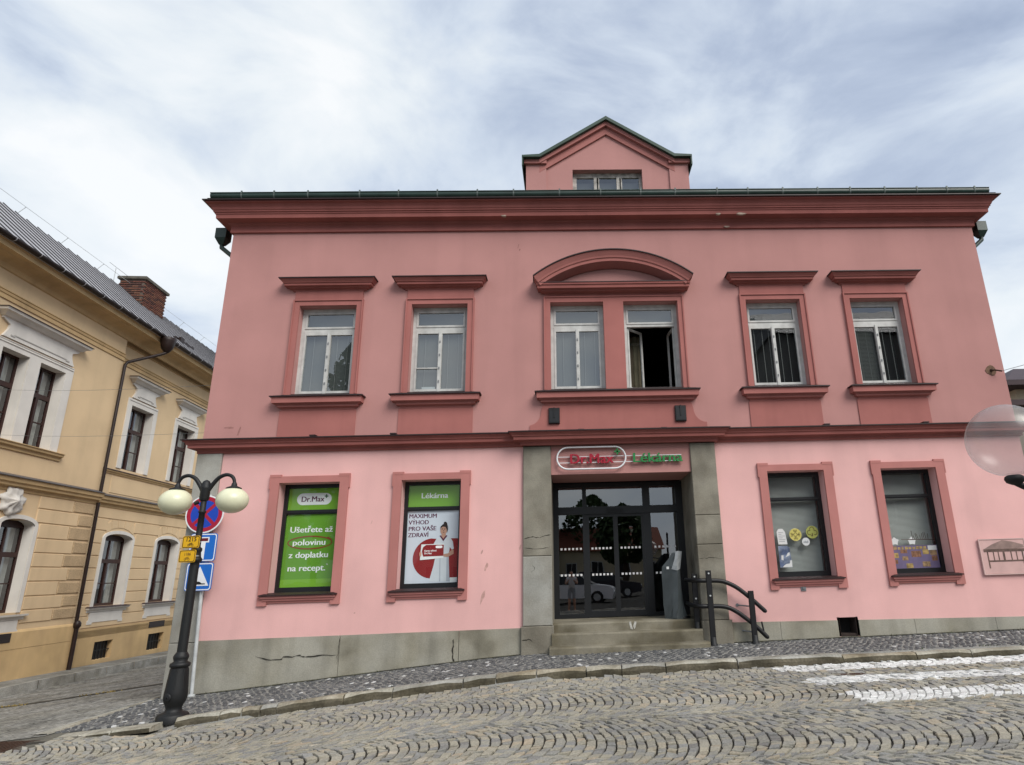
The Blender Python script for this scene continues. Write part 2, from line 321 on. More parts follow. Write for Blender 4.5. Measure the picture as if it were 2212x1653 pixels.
def text_geo(txt, size=1., bold=.0, ext=0., align='LEFT', sx=1.):
    cu_ = bpy.data.curves.new('tmp', 'FONT'); cu_.body = txt; cu_.size = size; cu_.offset = bold; cu_.extrude = ext; cu_.align_x = align; cu_.resolution_u = 3
    o = bpy.data.objects.new('tmp', cu_); C.objects.link(o); dg = bpy.context.evaluated_depsgraph_get()
    me = bpy.data.meshes.new_from_object(o.evaluated_get(dg)); V = [(v.co.x*sx, v.co.y, v.co.z) for v in me.vertices]; F = [tuple(p.vertices) for p in me.polygons]
    bpy.data.objects.remove(o); bpy.data.curves.remove(cu_); bpy.data.meshes.remove(me); return V, F
def put_text(mb, txt, x, y, z, size, bold=0., ext=0., align='LEFT', m=0, width=None, rot=0., fat=0.):
    if fat:
        for k in (-1, 0, 1): put_text(mb, txt, x+fat*k, y-.0002*k, z, size, bold, ext, align, m, width, rot)
        return
    V, F = text_geo(txt, size, bold, ext, align)
    xs_ = [v[0] for v in V]; k = 1.
    if width: k = width/(max(xs_)-min(xs_))
    c, s_ = math.cos(rot), math.sin(rot)
    mb.add([(x+(a*k*c-b*s_), y-d, z+(a*k*s_+b*c)) for a, b, d in V], F, m)

# ------------------------------------------------------------------ ground heights
BX = [-40, -16, -14, -6.93, -5.72, -2.21, -.93, 3.06, 8.17, 30, 60]; BZ = [-3.2, -2.56, -2.5, -1.935, -1.84, -1.536, -1.435, -1.37, -1.319, -1.1, -1.0]
def zb(x):
    x = np.asarray(x, float); return sum(np.interp(x+d, BX, BZ) for d in (-.8, -.4, 0, .4, .8))/5
def ky(x): return np.interp(x, [-9, -6, 0, 3, 20], [-2.36, -2.32, -2.04, -1.99, -2.06])
def gz_pave(x, y): return zb(x)+.02*np.asarray(y, float)
def gz_road(x, y): return zb(x)-.043-.115*np.clip((np.asarray(x, float)+7.2)/1.2, 0, 1)+np.asarray(y, float)*0
def gz_side(x, y): return zb(x)-.04-.07*np.clip((-9-np.asarray(x, float))/3, 0, 1)-.012*np.clip(np.asarray(y, float), 0, 40)
# ------------------------------------------------------------------ setting
def grid_sheet(name, xs, ys, fz, m, kind='structure', **k):
    X, Y = np.meshgrid(xs, ys); Z = fz(X, Y); nx, ny = len(xs), len(ys)
    V = np.stack([X, Y, Z], -1).reshape(-1, 3)
    F = [(j*nx+i, j*nx+i+1, (j+1)*nx+i+1, (j+1)*nx+i) for j in range(ny-1) for i in range(nx-1)]
    me = bpy.data.meshes.new(name); me.from_pydata(V.tolist(), [], F); me.materials.append(m)
    o = bpy.data.objects.new(name, me); C.objects.link(o); o['kind'] = kind
    for a, b in k.items(): o[a] = b
    return o
grid_sheet('ground', np.r_[-900, -300, -100, np.arange(-40, 41, 2.), 100, 300, 900], np.r_[-900, -300, -100, -60, -30, np.arange(-20, 30, 2.), 60, 120, 300, 900],
           lambda X, Y: np.where(Y > 0, gz_side(X, Y), gz_road(X, Y))-.12, GROUNDM)
road = grid_sheet('road', np.arange(-11, 22.1, .5), np.r_[np.arange(-45, -12, 2.), np.arange(-12, -1.4, .4)], lambda X, Y: gz_road(X, Y)-.022+np.random.default_rng(3).uniform(-.004, .014, X.shape), MOSSJ)
sandj = grid_sheet('joint_sand', np.arange(-11, 22.1, .5), np.r_[np.arange(-3.5, -1.4, .3)], lambda X, Y: gz_road(X, Y)-.022+.013*np.clip((Y+3.5)/.9, 0, 1), mat('sandy_joint_fill', (.165, .155, .125), .95, .4, 4, .5, 60, fine=.3), 'stuff'); sandj.parent = road
pave = grid_sheet('pavement', np.arange(-7.6, 16.1, .4), np.arange(-2.4, .41, .2), lambda X, Y: np.where(Y < ky(X)+.05, gz_pave(X, Y)-.2, gz_pave(X, Y)-.006), PAVEJ)
side = grid_sheet('side_street', np.arange(-15.2, -7.3, .4), np.r_[np.arange(-2.4, 12, .6), 15, 20, 30, 40], lambda X, Y: gz_side(X, Y)-.004, STREETM)
kerb = empty('kerb', None); kerb['kind'] = 'structure'
def rough_stone(x0, x1, ya, yb, zf, drop, mt, name='kerb_stone', jit=.008, parent=None):
    n = max(2, int((x1-x0)/.22)); rows = []
    for i in range(n+1):
        x = x0+(x1-x0)*i/n; a, b = (ya(x) if callable(ya) else ya), (yb(x) if callable(yb) else yb); z = float(zf(x)); e = .012 if 0 < i < n else .03
        j = lambda: random.uniform(-jit, jit)
        rows.append([(x, b, z-.1), (x, b-.015, z+j()), (x+j(), a+.035+j(), z+j()*.8), (x+j(), a+j(), z-e-.014+j()), (x+j(), a-.012+j(), z-drop*.6+j()), (x, a-.008, z-drop-.04)])
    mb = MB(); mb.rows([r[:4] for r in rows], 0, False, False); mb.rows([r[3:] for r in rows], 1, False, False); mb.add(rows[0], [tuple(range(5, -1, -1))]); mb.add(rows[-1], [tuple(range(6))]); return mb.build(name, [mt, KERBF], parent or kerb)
x = -5.82; lens = [.62, .3, .26, .24, .95, .72, 1.05, .5, .62, .78, .55, .7, 1.15, 1.7, 1.2, .9, 1.1]; i = 0
while x < 14:
    l = lens[i % len(lens)]; low = .055*max(0, min(1, (x-3)/1.)) * (1 if x < 12 else 0)
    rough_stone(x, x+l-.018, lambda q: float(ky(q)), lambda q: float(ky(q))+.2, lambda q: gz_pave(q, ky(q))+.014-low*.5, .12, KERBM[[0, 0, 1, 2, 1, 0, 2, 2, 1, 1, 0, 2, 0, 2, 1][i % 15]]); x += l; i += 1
x = -7.5
for l in (.52, .46, .55):       # flush end stones left of the lamp
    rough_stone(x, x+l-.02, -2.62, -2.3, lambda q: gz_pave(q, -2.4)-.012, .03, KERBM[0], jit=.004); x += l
y = -2.3                        # flush pale border along the side street
while y < 9:
    l = random.uniform(.7, 1.2); mb = MB(); yy = [y, y+l-.015]
    mb.rows([[(-7.82, q, float(gz_side(-7.82, q))+.004) for q in yy], [(-7.80, q, float(gz_side(-7.8, q))+.02) for q in yy], [(-7.63, q, float(gz_pave(-7.63, q if q < 0 else 0))+.015) for q in yy], [(-7.6, q, float(gz_pave(-7.6, min(q, 0)))-.05) for q in yy]])
    mb.build('border_stone', KERBM[0], kerb); y += l
DSM = mat('dark_grimy_seam', (.07, .062, .048), .95, .5, 3, .5, 30, col2=(.13, .115, .085)); TUFT = mat('dry_yellow_moss', (.34, .26, .10), .95, .4, 9)
mb = MB(); rA, rB = [], []
for k in range(41):
    x = -14.6+k*.165; y = 3.36+(x+13.02)*.157+random.gauss(0, .02); wd_ = random.uniform(.10, .26)
    rA.append((x, y-wd_/2, float(gz_side(x, y))+.008)); rB.append((x, y+wd_/2, float(gz_side(x, y))+.014))
mb.rows([rA, rB]); mb.build('drain_seam', DSM, side)
for q, l in ((-11.0, .55), (-12.7, .3), (-8.9, .25)):
    y = 3.36+(q+13.02)*.157-.05; n = 10; mb = MB()
    for k in range(26):
        a, b = q+random.uniform(-l, l), y+random.gauss(0, .05); z = float(gz_side(a, b)); h = random.uniform(.02, .05); c_ = random.uniform(.02, .04)
        mb.add([(a-c_, b, z), (a+c_, b, z), (a+random.uniform(-.02, .02), b+random.uniform(-.02, .02), z+h), (a, b-c_, z), (a, b+c_, z)], [(0, 1, 2), (3, 4, 2)])
    mb.build('moss_tuft', TUFT, side, kind='stuff')
PAINTF = mat('worn_white_road_paint', (.55, .55, .53), .8, .4, 5, .4, 30, fine=.35)
# --- setts
def stones_mesh(name, quads, zf, hgt, inset, matl, parent, sink=.045, jit=.004, tones=None, kind=None, single=False):
    """quads: (n, k, 2) outlines (anticlockwise); each stone gets bottom, shoulder and inset top rings"""
    Q = np.asarray(quads); n, k, _ = Q.shape; cen = Q.mean(1, keepdims=True)
    top = cen+(Q-cen)*(1-inset); mid = cen+(Q-cen)*(1-inset*.2)
    zc = zf(Q[..., 0], Q[..., 1]); tilt = rng.normal(0, jit, (n, 1)); tx = rng.normal(0, jit*3, (n, 1)); ty = rng.normal(0, jit*3, (n, 1))
    ztop = zc+hgt+tilt+tx*(Q[..., 0]-cen[..., 0])*8+ty*(Q[..., 1]-cen[..., 1])*8
    V = np.concatenate([np.concatenate([Q, (zc-sink)[..., None]], -1), np.concatenate([mid, (ztop-.006)[..., None]], -1), np.concatenate([top, ztop[..., None]], -1)], 1)
    if tones is None: tones = rng.random(n)
    f = [(i, (i+1) % k, k+(i+1) % k, k+i) for i in range(k)]+[(k+i, k+(i+1) % k, 2*k+(i+1) % k, 2*k+i) for i in range(k)]
    def mk(V, T, nm):
        nn = len(V); fl = (np.asarray(f)[None]+(np.arange(nn)*3*k)[:, None, None]).reshape(-1, 4); tp = (np.arange(2*k, 3*k)[None]+(np.arange(nn)*3*k)[:, None])
        me = bpy.data.meshes.new(nm); me.vertices.add(nn*3*k); me.vertices.foreach_set('co', V.reshape(-1).astype(np.float32))
        me.loops.add(fl.size+tp.size); me.loops.foreach_set('vertex_index', np.r_[fl.reshape(-1), tp.reshape(-1)].astype(np.int32))
        me.polygons.add(len(fl)+nn); ls = np.r_[np.arange(len(fl))*4, len(fl)*4+np.arange(nn)*k].astype(np.int32)
        me.polygons.foreach_set('loop_start', ls)
        me.update(calc_edges=True); me.validate()
        me.polygons.foreach_set('use_smooth', np.zeros(len(me.polygons), bool))
        a = me.attributes.new('tone', 'FLOAT', 'POINT'); a.data.foreach_set('value', np.repeat(T, 3*k).astype(np.float32))
        me.materials.append(matl); o = bpy.data.objects.new(nm, me); C.objects.link(o); o.parent = parent; return o
    if single:
        for i in range(n): mk(V[i:i+1], tones[i:i+1], name)
    else:
        o = mk(V, tones, name)
        if kind: o['kind'] = kind
        return o
quads = []
bands = [-14.2, -12.35, -10.5, -8.65, -6.8, -4.95, -3.02]
for b0, b1 in zip(bands[:-1], bands[1:]):
    wd = b1-b0; yc = (b0+b1)/2; Ra = wd*.63; am = math.asin(min(1, wd/2/Ra)); pitch = .106
    lo, hi = (-9, 13.5) if b1 > -8 else (-7, 9)
    off = random.random()*.1
    for i in range(int((hi-lo)/pitch)):
        xa = lo+i*pitch+off; n = 21; ph = random.uniform(-.4, .4); ang = [-am]+[-am+(2*am)*(j+.5+ph+random.uniform(-.14, .14))/n for j in range(n)]+[am]
        ang = sorted(a for a in ang if -am <= a <= am)
        for a0, a1 in zip(ang[:-1], ang[1:]):
            if a1-a0 < .03: continue
            gi = .0036/Ra; gx = .0078
            P = []
            for (aa, sg_) in ((a0+gi, 0), (a0+gi, 1), (a1-gi, 1), (a1-gi, 0)):
                g_ = min(.0080/max(.35, math.cos(aa)), .022); dxx = pitch-g_ if sg_ else g_
                P.append((xa+Ra*math.cos(aa)-Ra*.8+dxx+random.gauss(0, .0035), yc+Ra*math.sin(aa)+random.gauss(0, .0035)))
            quads.append(P)
for rr in range(9):             # straight rows beside the kerb
    xx = -8.; 
    while xx < 13.5:
        l = random.uniform(.09, .15); y0 = float(ky(xx))-.015-.112*(rr+1); 
        if y0 > -3.06: quads.append([(xx+.005, y0+.004), (xx+l-.005, y0+.004), (xx+l-.005, y0+.108), (xx+.005, y0+.108)])
        xx += l
quads = np.array(quads)
qx, qy = quads[..., 0].copy(), quads[..., 1].copy()
quads[..., 0] += .05*np.sin(1.1*qx+.8*qy+1)+.04*np.sin(2.3*qy-.7*qx)+.025*np.sin(3.1*qx+1.9*qy)
quads[..., 1] += (.05*np.sin(.9*qx+2)+.03*np.sin(2.1*qx+1.3*qy))*np.clip((-2.9-qy)/.5, 0, 1)
cen = quads.mean(1)
keep = (cen[:, 1] < ky(cen[:, 0])-.03) & ~((cen[:, 0] < -5.95) & (cen[:, 1] > -2.66)) & ~((cen[:, 0] < -7.15) & (cen[:, 0] > -8.4) & (cen[:, 1] > -3.3) & (cen[:, 1] < -2.55))
# keep what lies in or near the field of view
d0 = np.array([0, -12.6]); rel = cen-d0; dist = np.hypot(rel[:, 0], rel[:, 1])
keep &= (rel[:, 1] > -.6) & (np.abs(rel[:, 0]) < rel[:, 1]*1.0+3.2)
quads = quads[keep]; cen = cen[keep]
painted = np.full(len(quads), -1)
for si, (xl, ya, yb) in enumerate(((3.10, -2.58, -2.04), (3.20, -3.63, -3.14), (3.32, -4.84, -4.22))):
    painted[(cen[:, 0] > xl+rng.normal(0, .03, len(cen))) & (cen[:, 0] < 9.5) & (cen[:, 1] > ya) & (cen[:, 1] < yb) & (rng.random(len(cen)) > .02+.05*np.clip((cen[:, 0]-5)/3, 0, 1))] = si
tone = np.clip(rng.random(len(quads))*.92+.06*np.sin(cen[:, 0]*.9+cen[:, 1]*1.7), 0, 1)
u_px = (cen[:, 0])/(np.abs(cen[:, 1]+12.6)+.01); infr = (np.abs(u_px+.06) < .86) & (cen[:, 1] > -9.4)
order = np.argsort(np.where(infr & (painted < 0), np.hypot(cen[:, 0], cen[:, 1]+12.6), 1e9))
near = np.zeros(len(quads), bool); near[order[:300]] = True
hroad = lambda X, Y: gz_road(X, Y)
stones_mesh('cobblestone', quads[near], hroad, 0., .10, COBBLE, road, tones=tone[near], single=True)
stones_mesh('cobblestones', quads[~near & (painted < 0)], hroad, 0., .10, COBBLE, road, tones=tone[~near & (painted < 0)], kind='stuff')
for si in range(3):
    o = stones_mesh('crossing_stripe', quads[painted == si], hroad, .001, .14, PAINTS, road, tones=tone[painted == si])
    xl, ya, yb = ((3.14, -2.55, -2.07), (3.24, -3.60, -3.17), (3.36, -4.81, -4.25))[si]; xs_ = np.arange(xl, 9.4, .3)
    mb = MB(); mb.rows([[(q, y_+.02*math.sin(q*5+y_), float(gz_road(q, y_))-.0085) for q in xs_] for y_ in (ya, yb)]); mb.build('paint_film', PAINTF, o)
    o['label'] = ['white painted crossing stripe next to the kerb', 'white painted crossing stripe in the middle of three', 'white painted crossing stripe farthest from the kerb'][si]
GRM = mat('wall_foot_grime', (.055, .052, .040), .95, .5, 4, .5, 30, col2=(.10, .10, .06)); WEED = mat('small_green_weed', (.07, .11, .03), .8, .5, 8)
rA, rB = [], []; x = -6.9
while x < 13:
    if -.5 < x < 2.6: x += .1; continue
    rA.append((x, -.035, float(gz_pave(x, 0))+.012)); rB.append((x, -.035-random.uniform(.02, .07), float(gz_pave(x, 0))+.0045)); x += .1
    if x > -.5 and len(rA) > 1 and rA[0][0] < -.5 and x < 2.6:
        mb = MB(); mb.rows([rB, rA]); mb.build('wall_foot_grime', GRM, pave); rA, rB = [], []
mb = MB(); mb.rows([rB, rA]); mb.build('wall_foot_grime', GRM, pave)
mb = MB()
for k in range(60):
    x = random.uniform(-6.8, 9); wall = random.random() < .5
    if -.6 < x < 2.7: continue
    y = -.06 if wall else float(ky(x))+.21; z = float(gz_pave(x, y)); 
    for q in range(random.randint(3, 6)):
        a = random.random()*6.28; h = random.uniform(.015, .05); d = random.uniform(.01, .04); b = random.uniform(-.03, .03)
        mb.add([(x+b, y, z), (x+b+.008, y, z), (x+b+d*math.cos(a), y-abs(d*math.sin(a)), z+h)], [(0, 1, 2)])
mb.build('weeds', WEED, pave, kind='stuff')
# --- pavement mosaic
pq = []; s = .100
for i in range(int(21/s)):
    for j in range(int(2.6/(s*.87))):
        x = -7.58+(i+.5*(j % 2))*s+random.gauss(0, .014); y = -2.32+j*s*.87+random.gauss(0, .013)
        yl = float(ky(x))+.225
        if x < -5.85: yl = -2.26
        if y < yl or y > (-.03 if x > -7.4 else .3) or (-.45 < x < 2.56 and y > -.46): continue
        a0 = random.random()*6.28; st = random.uniform(.85, 1.1)
        pq.append([(x+.0415*st*random.uniform(.8, 1.08)*math.cos(a0+k*math.pi/3), y+.0385/st*random.uniform(.82, 1.08)*math.sin(a0+k*math.pi/3)) for k in range(6)])
pq = np.array(pq); pc = pq.mean(1)
for k in range(2):
    y_ = rng.random(len(pq))
pt = rng.random(len(pq)); pt[(pt > .88) & (rng.random(len(pq)) < .62)] = .5
pn = np.zeros(len(pq), bool); pn[np.argsort(np.where((pc[:, 0] < 9) & (pc[:, 0] > -7.6), np.hypot(pc[:, 0]-.2, pc[:, 1]+12.6), 1e9))[:300]] = True
hp = lambda X, Y: gz_pave(X, Y)
stones_mesh('paving_stone', pq[pn], hp, .003, .2, PAVE, pave, sink=.02, jit=.0015, tones=pt[pn], single=True)
stones_mesh('paving_stones', pq[~pn], hp, .003, .2, PAVE, pave, sink=.02, jit=.0015, tones=pt[~pn], kind='stuff')

# ------------------------------------------------------------------ pink building
pb = thing('pink_building', 'two storey pink town house with red stucco mouldings and a pharmacy on the ground floor', 'building', (1.05, 0, -1.4))
PBO = Vector((1.05, 0, -1.4))
class PMB(MB):      # geometry given in world coordinates, stored relative to the building's base point
    def build(s, name, mats, parent=None, **k):
        s.v = [(a-PBO.x, b-PBO.y, c-PBO.z) for a, b, c in s.v]; return super().build(name, mats, parent, **k)
WL, WR, WT = -7.394, 9.514, 7.47
BACK = 11.
UW = [(-5.745, -4.53), (-3.348, -2.145), (-.347, .815), (1.255, 2.456), (3.978, 5.192), (6.324, 7.53)]
US, UIT, UOT = 3.714, 5.687, 5.828
LWN = [(-5.754, -4.569), (-3.349, -2.171), (4.04, 5.213), (6.402, 7.565)]
LIB, LIT = -.216, 1.864
DX0, DX1, DT = -.366, 2.485, 1.899
mb = PMB(); wall_holes(mb, WL, WR, 2.49, WT+.7, [(a, b, US-.02, UIT) for a, b in UW], 0., .42)
mb.add([(WL, 0, -2.4), (WL, BACK, -2.4), (WL, BACK, WT+.7), (WL, 0, WT+.7)], [(0, 3, 2, 1)]); mb.add([(WR, 0, -2.4), (WR, BACK, -2.4), (WR, BACK, WT+.7), (WR, 0, WT+.7)], [(0, 1, 2, 3)])
mb.add([(WL, BACK, -2.4), (WR, BACK, -2.4), (WR, BACK, WT+.7), (WL, BACK, WT+.7)], [(0, 3, 2, 1)])
wall_u = mb.build('upper_wall', PINK_UP, pb)
mb = PMB(); HL = [(a, b, LIB-.05, LIT) for a, b in LWN]
wall_holes(mb, -6.94, -.924, -1.15, 2.49, HL[:2], 0., .45); mb.build('lower_wall', PINK_LO, pb); mb = PMB(); wall_holes(mb, 3.005, WR, -1.6, 2.49, HL[2:]+[(5.14, 5.47, -1.335, -.99)], 0., .45)
wall_l = mb.build('lower_wall', PINK_LO, pb)
mb = PMB(); mb.add([(DX0, -.02, DT), (DX1, -.02, DT), (DX1, -.02, 2.49), (DX0, -.02, 2.49)], [(0, 1, 2, 3)]); mb.add([(DX0, -.02, DT), (DX1, -.02, DT), (DX1, 1.2, DT), (DX0, 1.2, DT)], [(0, 3, 2, 1)])
mb.build('door_lintel', PINK_UP, pb)
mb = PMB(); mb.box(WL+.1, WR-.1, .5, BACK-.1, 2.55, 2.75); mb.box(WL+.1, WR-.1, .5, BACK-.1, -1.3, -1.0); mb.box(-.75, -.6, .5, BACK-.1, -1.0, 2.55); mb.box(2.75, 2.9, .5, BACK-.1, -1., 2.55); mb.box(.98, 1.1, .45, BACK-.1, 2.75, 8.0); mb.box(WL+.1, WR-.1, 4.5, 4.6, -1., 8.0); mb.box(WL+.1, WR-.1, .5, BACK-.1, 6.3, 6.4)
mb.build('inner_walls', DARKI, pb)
# plinth blocks
def plinth(x0, x1, zt, y=-.035, holes=None):
    mb = PMB(); n = max(1, int((x1-x0)/.5)); 
    segs = [x0+(x1-x0)*k/n for k in range(n+1)]
    for a, b in zip(segs[:-1], segs[1:]):
        za, zb_ = float(zb(a))-.2, float(zb(b))-.2
        mb.add([(a, y, za), (b, y, zb_), (b, y+.012, zt(b)), (a, y+.012, zt(a)), (a, .06, zt(a)+.01), (b, .06, zt(b)+.01)], [(0, 1, 2, 3), (3, 2, 5, 4)])
    for q, o_ in ((x0, (0, 1, 2, 3)), (x1, (3, 2, 1, 0))): mb.add([(q, y, float(zb(q))-.2), (q, .06, float(zb(q))-.2), (q, .06, zt(q)), (q, y+.012, zt(q))], [o_])
    return mb.build('plinth_block', PLINTH, pb)
ztl = lambda q: -1.024+(q+6.9)*.006; ztr = lambda q: -1.014-.012*(q-3)
for a, b in ((-6.94, -4.33), (-4.32, -2.13), (-2.12, -.93)): plinth(a, b, ztl)
for a, b in ((3.06, 3.98), (3.987, 5.10), (5.51, 6.6), (6.607, 8.2), (8.207, WR)): plinth(a, b, ztr)
mb = PMB(); mb.box(5.10, 5.51, -.03, .1, -1.6, -1.335); mb.build('plinth_sill', PLINTH, pb)
mb = PMB(); mb.box(5.13, 5.48, .3, .6, -1.34, -.98); vo = mb.build('cellar_vent', DARKI, pb)
mb = PMB(); mb.box(5.10, 5.145, -.0, .35, -1.33, -.985); mb.box(5.465, 5.51, -.0, .35, -1.33, -.985); mb.box(5.145, 5.465, .02, .35, -1.33, -1.285); mb.build('vent_lining', mat('shaded_vent_lining', (.05, .035, .03), .95, .3, 8), pb, kind='stuff')  # dark lining colour paints in the shade of the hole
# corner pillar and the two portal pillars, block by block
def pblock(x0, x1, z0, z1, y0, mt, y1=.02, b=.012):
    mb = PMB(); mb.box(x0, x1, y0, y1, z0, z1, 0, b); return mb.build('pillar_block', mt, pb)
for z0, z1 in ((-2.3, -1.05), (-1.044, .55), (.556, 2.485)): pblock(WL-.04, -6.945, z0, z1, -.045, STONE_L, .6)
pblock(-.93, -.37, .32, 2.48, -.075, STONE); pblock(-.93, -.37, -.955, .315, -.075, STONE_L); pblock(-.965, -.345, -1.62, -.96, -.095, STONE)
pblock(2.485, 3.0, 1.02, 2.48, -.075, STONE); pblock(2.485, 3.0, .45, 1.014, -.075, STONE); pblock(2.485, 3.0, -.955, .444, -.075, STONE); pblock(2.47, 3.045, -1.62, -.96, -.095, STONE)
mb = PMB(); mb.box(-.74, DX0, .02, 1.5, -1.4, DT+.3); mb.build('portal_reveal', STONE, pb); mb = PMB(); mb.box(DX1, 2.74, .02, 1.5, -1.4, DT+.3); mb.build('portal_reveal', STONE, pb)
for (x0, x1, y0, zt, zbm) in ((DX0-.01, DX1+.01, .12, -.935, -1.3), (DX0-.02, DX1-.02, -.15, -1.10, -1.5), (-.42, 2.53, -.44, -1.305, -1.7)):
    mb = PMB(); y1 = 1.6 if zt > -1 else .2
    n = 8; rows = []
    for k in range(n+1):
        q = x0+(x1-x0)*k/n; j = random.uniform(-.006, .004); e = .02 if k in (0, n) else 0
        rows.append([(q, y0+.01, zbm), (q, y0+e, zt-.03+j), (q, y0+.012+e, zt-.008+j), (q, y0+.035, zt+j*.5), (q, y1, zt+.004)])
    mb.rows(rows, 0); mb.add(rows[0], [(4, 3, 2, 1, 0)]); mb.add(rows[-1], [tuple(range(5))]); mb.build('step', STEP, pb)
CRK = mat('dark_crack', (.03, .027, .022), .95, 0)
def crack(P, y, wd, parent=None):
    Q = []
    for a, b in zip(P[:-1], P[1:]):
        n = 4
        for k in range(n): Q.append((a[0]+(b[0]-a[0])*k/n+random.gauss(0, .006), a[1]+(b[1]-a[1])*k/n+random.gauss(0, .006)))
    Q.append(P[-1]); mb = PMB(); ws = [wd*random.uniform(.12, .75) for _ in Q]; ws[0] = ws[-1] = .001
    hz = abs(P[-1][0]-P[0][0]) > abs(P[-1][1]-P[0][1])
    mb.rows([[(a, y, b-(w_ if hz else 0)) if hz else (a-w_, y, b) for (a, b), w_ in zip(Q, ws)], [(a, y, b+w_) if hz else (a+w_, y, b) for (a, b), w_ in zip(Q, ws)]]); mb.build('crack', CRK, pb)
for P, y, wd in (([(-5.833, -1.317), (-5.616, -1.386), (-5.407, -1.385), (-5.306, -1.346), (-5.032, -1.331), (-4.938, -1.359), (-4.703, -1.342), (-4.36, -1.341)], -.037, .016),
    ([(-4.319, -1.042), (-4.342, -1.242), (-4.348, -1.489)], -.037, .010), ([(-2.221, -1.135), (-2.225, -1.261), (-2.233, -1.435), (-2.197, -1.536)], -.037, .026),
    ([(-.92, .65), (-.748, .686), (-.61, .665), (-.38, .714)], -.0765, .014), ([(-.90, .477), (-.675, .449), (-.43, .472)], -.0765, .010), ([(-.95, -1.19), (-.779, -1.191), (-.751, -1.231)], -.0965, .014), ([(-.749, .154), (-.691, .082), (-.779, .015)], -.0765, .008), ([(2.5, .18), (2.7, .20), (2.98, .17)], -.0765, .008)):
    crack(P, y, wd)
SCAR = mat('scuffed_pink_plaster', (.60, .36, .32), .95, .3, 14)
for q, z, a_, b_ in ((-1.70, -.40, .035, .14), (-1.73, .43, .025, .05), (-1.64, .15, .03, .08), (-3.9, 1.05, .008, .05), (-4.1, -.62, .02, .015), (-.99, .5, .02, .06)):
    n = 9; mb = PMB(); mb.prism([(q+a_*random.uniform(.6, 1.2)*math.cos(6.283*k/n)+b_*.3*math.sin(6.283*k/n), z+b_*random.uniform(.6, 1.2)*math.sin(6.283*k/n)) for k in range(n)], -.0015, .01); mb.build('plaster_scar', SCAR, pb)
SCAR2 = mat('scuffed_upper_plaster', (.34, .17, .15), .95, .3, 14)
for q, z, a_, b_ in ((-1.05, 7.1, .012, .07), (-1.02, 7.0, .015, .03), (-6.7, 2.95, .02, .14), (-6.9, 3.02, .10, .02)):
    n = 9; mb = PMB(); mb.prism([(q+a_*random.uniform(.6, 1.2)*math.cos(6.283*k/n)+b_*.2*math.sin(6.283*k/n), z+b_*random.uniform(.6, 1.2)*math.sin(6.283*k/n)) for k in range(n)], -.0015, .01); mb.build('plaster_scar', SCAR2, pb)
mb = PMB(); STN = mat('white_paint_stain', (.5, .49, .45), .8, .4, 20)
for P in ([(1.09, -.95), (1.13, -.945), (1.15, -1.03), (1.165, -1.09), (1.12, -1.08)], [(1.20, -.945), (1.24, -.95), (1.215, -1.05), (1.19, -1.085), (1.17, -1.03)]): mb.prism(P, .117, .16)
mb.build('paint_stain', STN, pb, kind='stuff')
# --- main cornice, string course
def side_plan(y=0., back=BACK): return lambda d: [(WL-d, back), (WL-d, y-d), (WR+d, y-d), (WR+d, back)]
CP = [(.0, 7.47), (.05, 7.475), (.05, 7.63), (.085, 7.655), (.10, 7.69), (.275, 7.70), (.28, 7.78), (.30, 7.80), (.30, 7.825), (.325, 7.835), (.325, 7.86), (.345, 7.88), (.36, 7.93), (.40, 7.985), (.455, 8.0), (.455, 8.025)]
mb = PMB(); mb.moulding(CP, side_plan(), cap=False); cornice = mb.build('cornice', TRIM, pb)
mb = PMB(); mb.moulding([(.44, 8.028), (.50, 8.028), (.50, 8.05), (.30, 8.10), (-.1, 8.2)], side_plan(), cap=False); mb.build('drip_sheet', SHEET, pb)
SP = [(.0, 2.485), (.05, 2.49), (.05, 2.545), (.075, 2.575), (.175, 2.58), (.18, 2.64), (.205, 2.65), (.205, 2.665), (.235, 2.70), (.255, 2.705), (.255, 2.722)]
cx0, cx1, cp_ = -.93, 3.0, .12
cplan = lambda d: [(WL-d, 6.), (WL-d, -d), (cx0-d, -d), (cx0-d, -cp_-d), (cx1+d, -cp_-d), (cx1+d, -d), (WR+d, -d), (WR+d, 6.)]
mb = PMB(); mb.moulding(SP, cplan, cap=False); mb.build('string_course', TRIM, pb)
mb = PMB(); mb.moulding([(.25, 2.724), (.28, 2.724), (.28, 2.742), (.0, 2.81)], cplan, cap=False); mb.box(cx0, cx1, -.12, 0, 2.70, 2.80)
for q in (-5.2, -3.6, .2, 1.9, 5.3, 7.4): mb.box(q, q+.12, -.2, -.02, 2.775, 2.80)
mb.build('string_course_sheet', SHEET, pb)
# --- plaster damage under the cornice
for (q, z, y, s_) in ((4.02, 7.70, -.285, .08), (3.50, 7.70, -.285, .05), (3.72, 7.50, -.07, .055), (-1.35, 7.70, -.285, .05)):
    n = 9; pts = [(q+s_*random.uniform(.7, 1.2)*math.cos(6.283*k/n)*1.3, z+s_*.4*random.uniform(.6, 1.2)*math.sin(6.283*k/n)) for k in range(n)]
    mb = PMB(); mb.prism(pts, y-.006, y+.05); mb.build('broken_plaster', SOOT, pb)
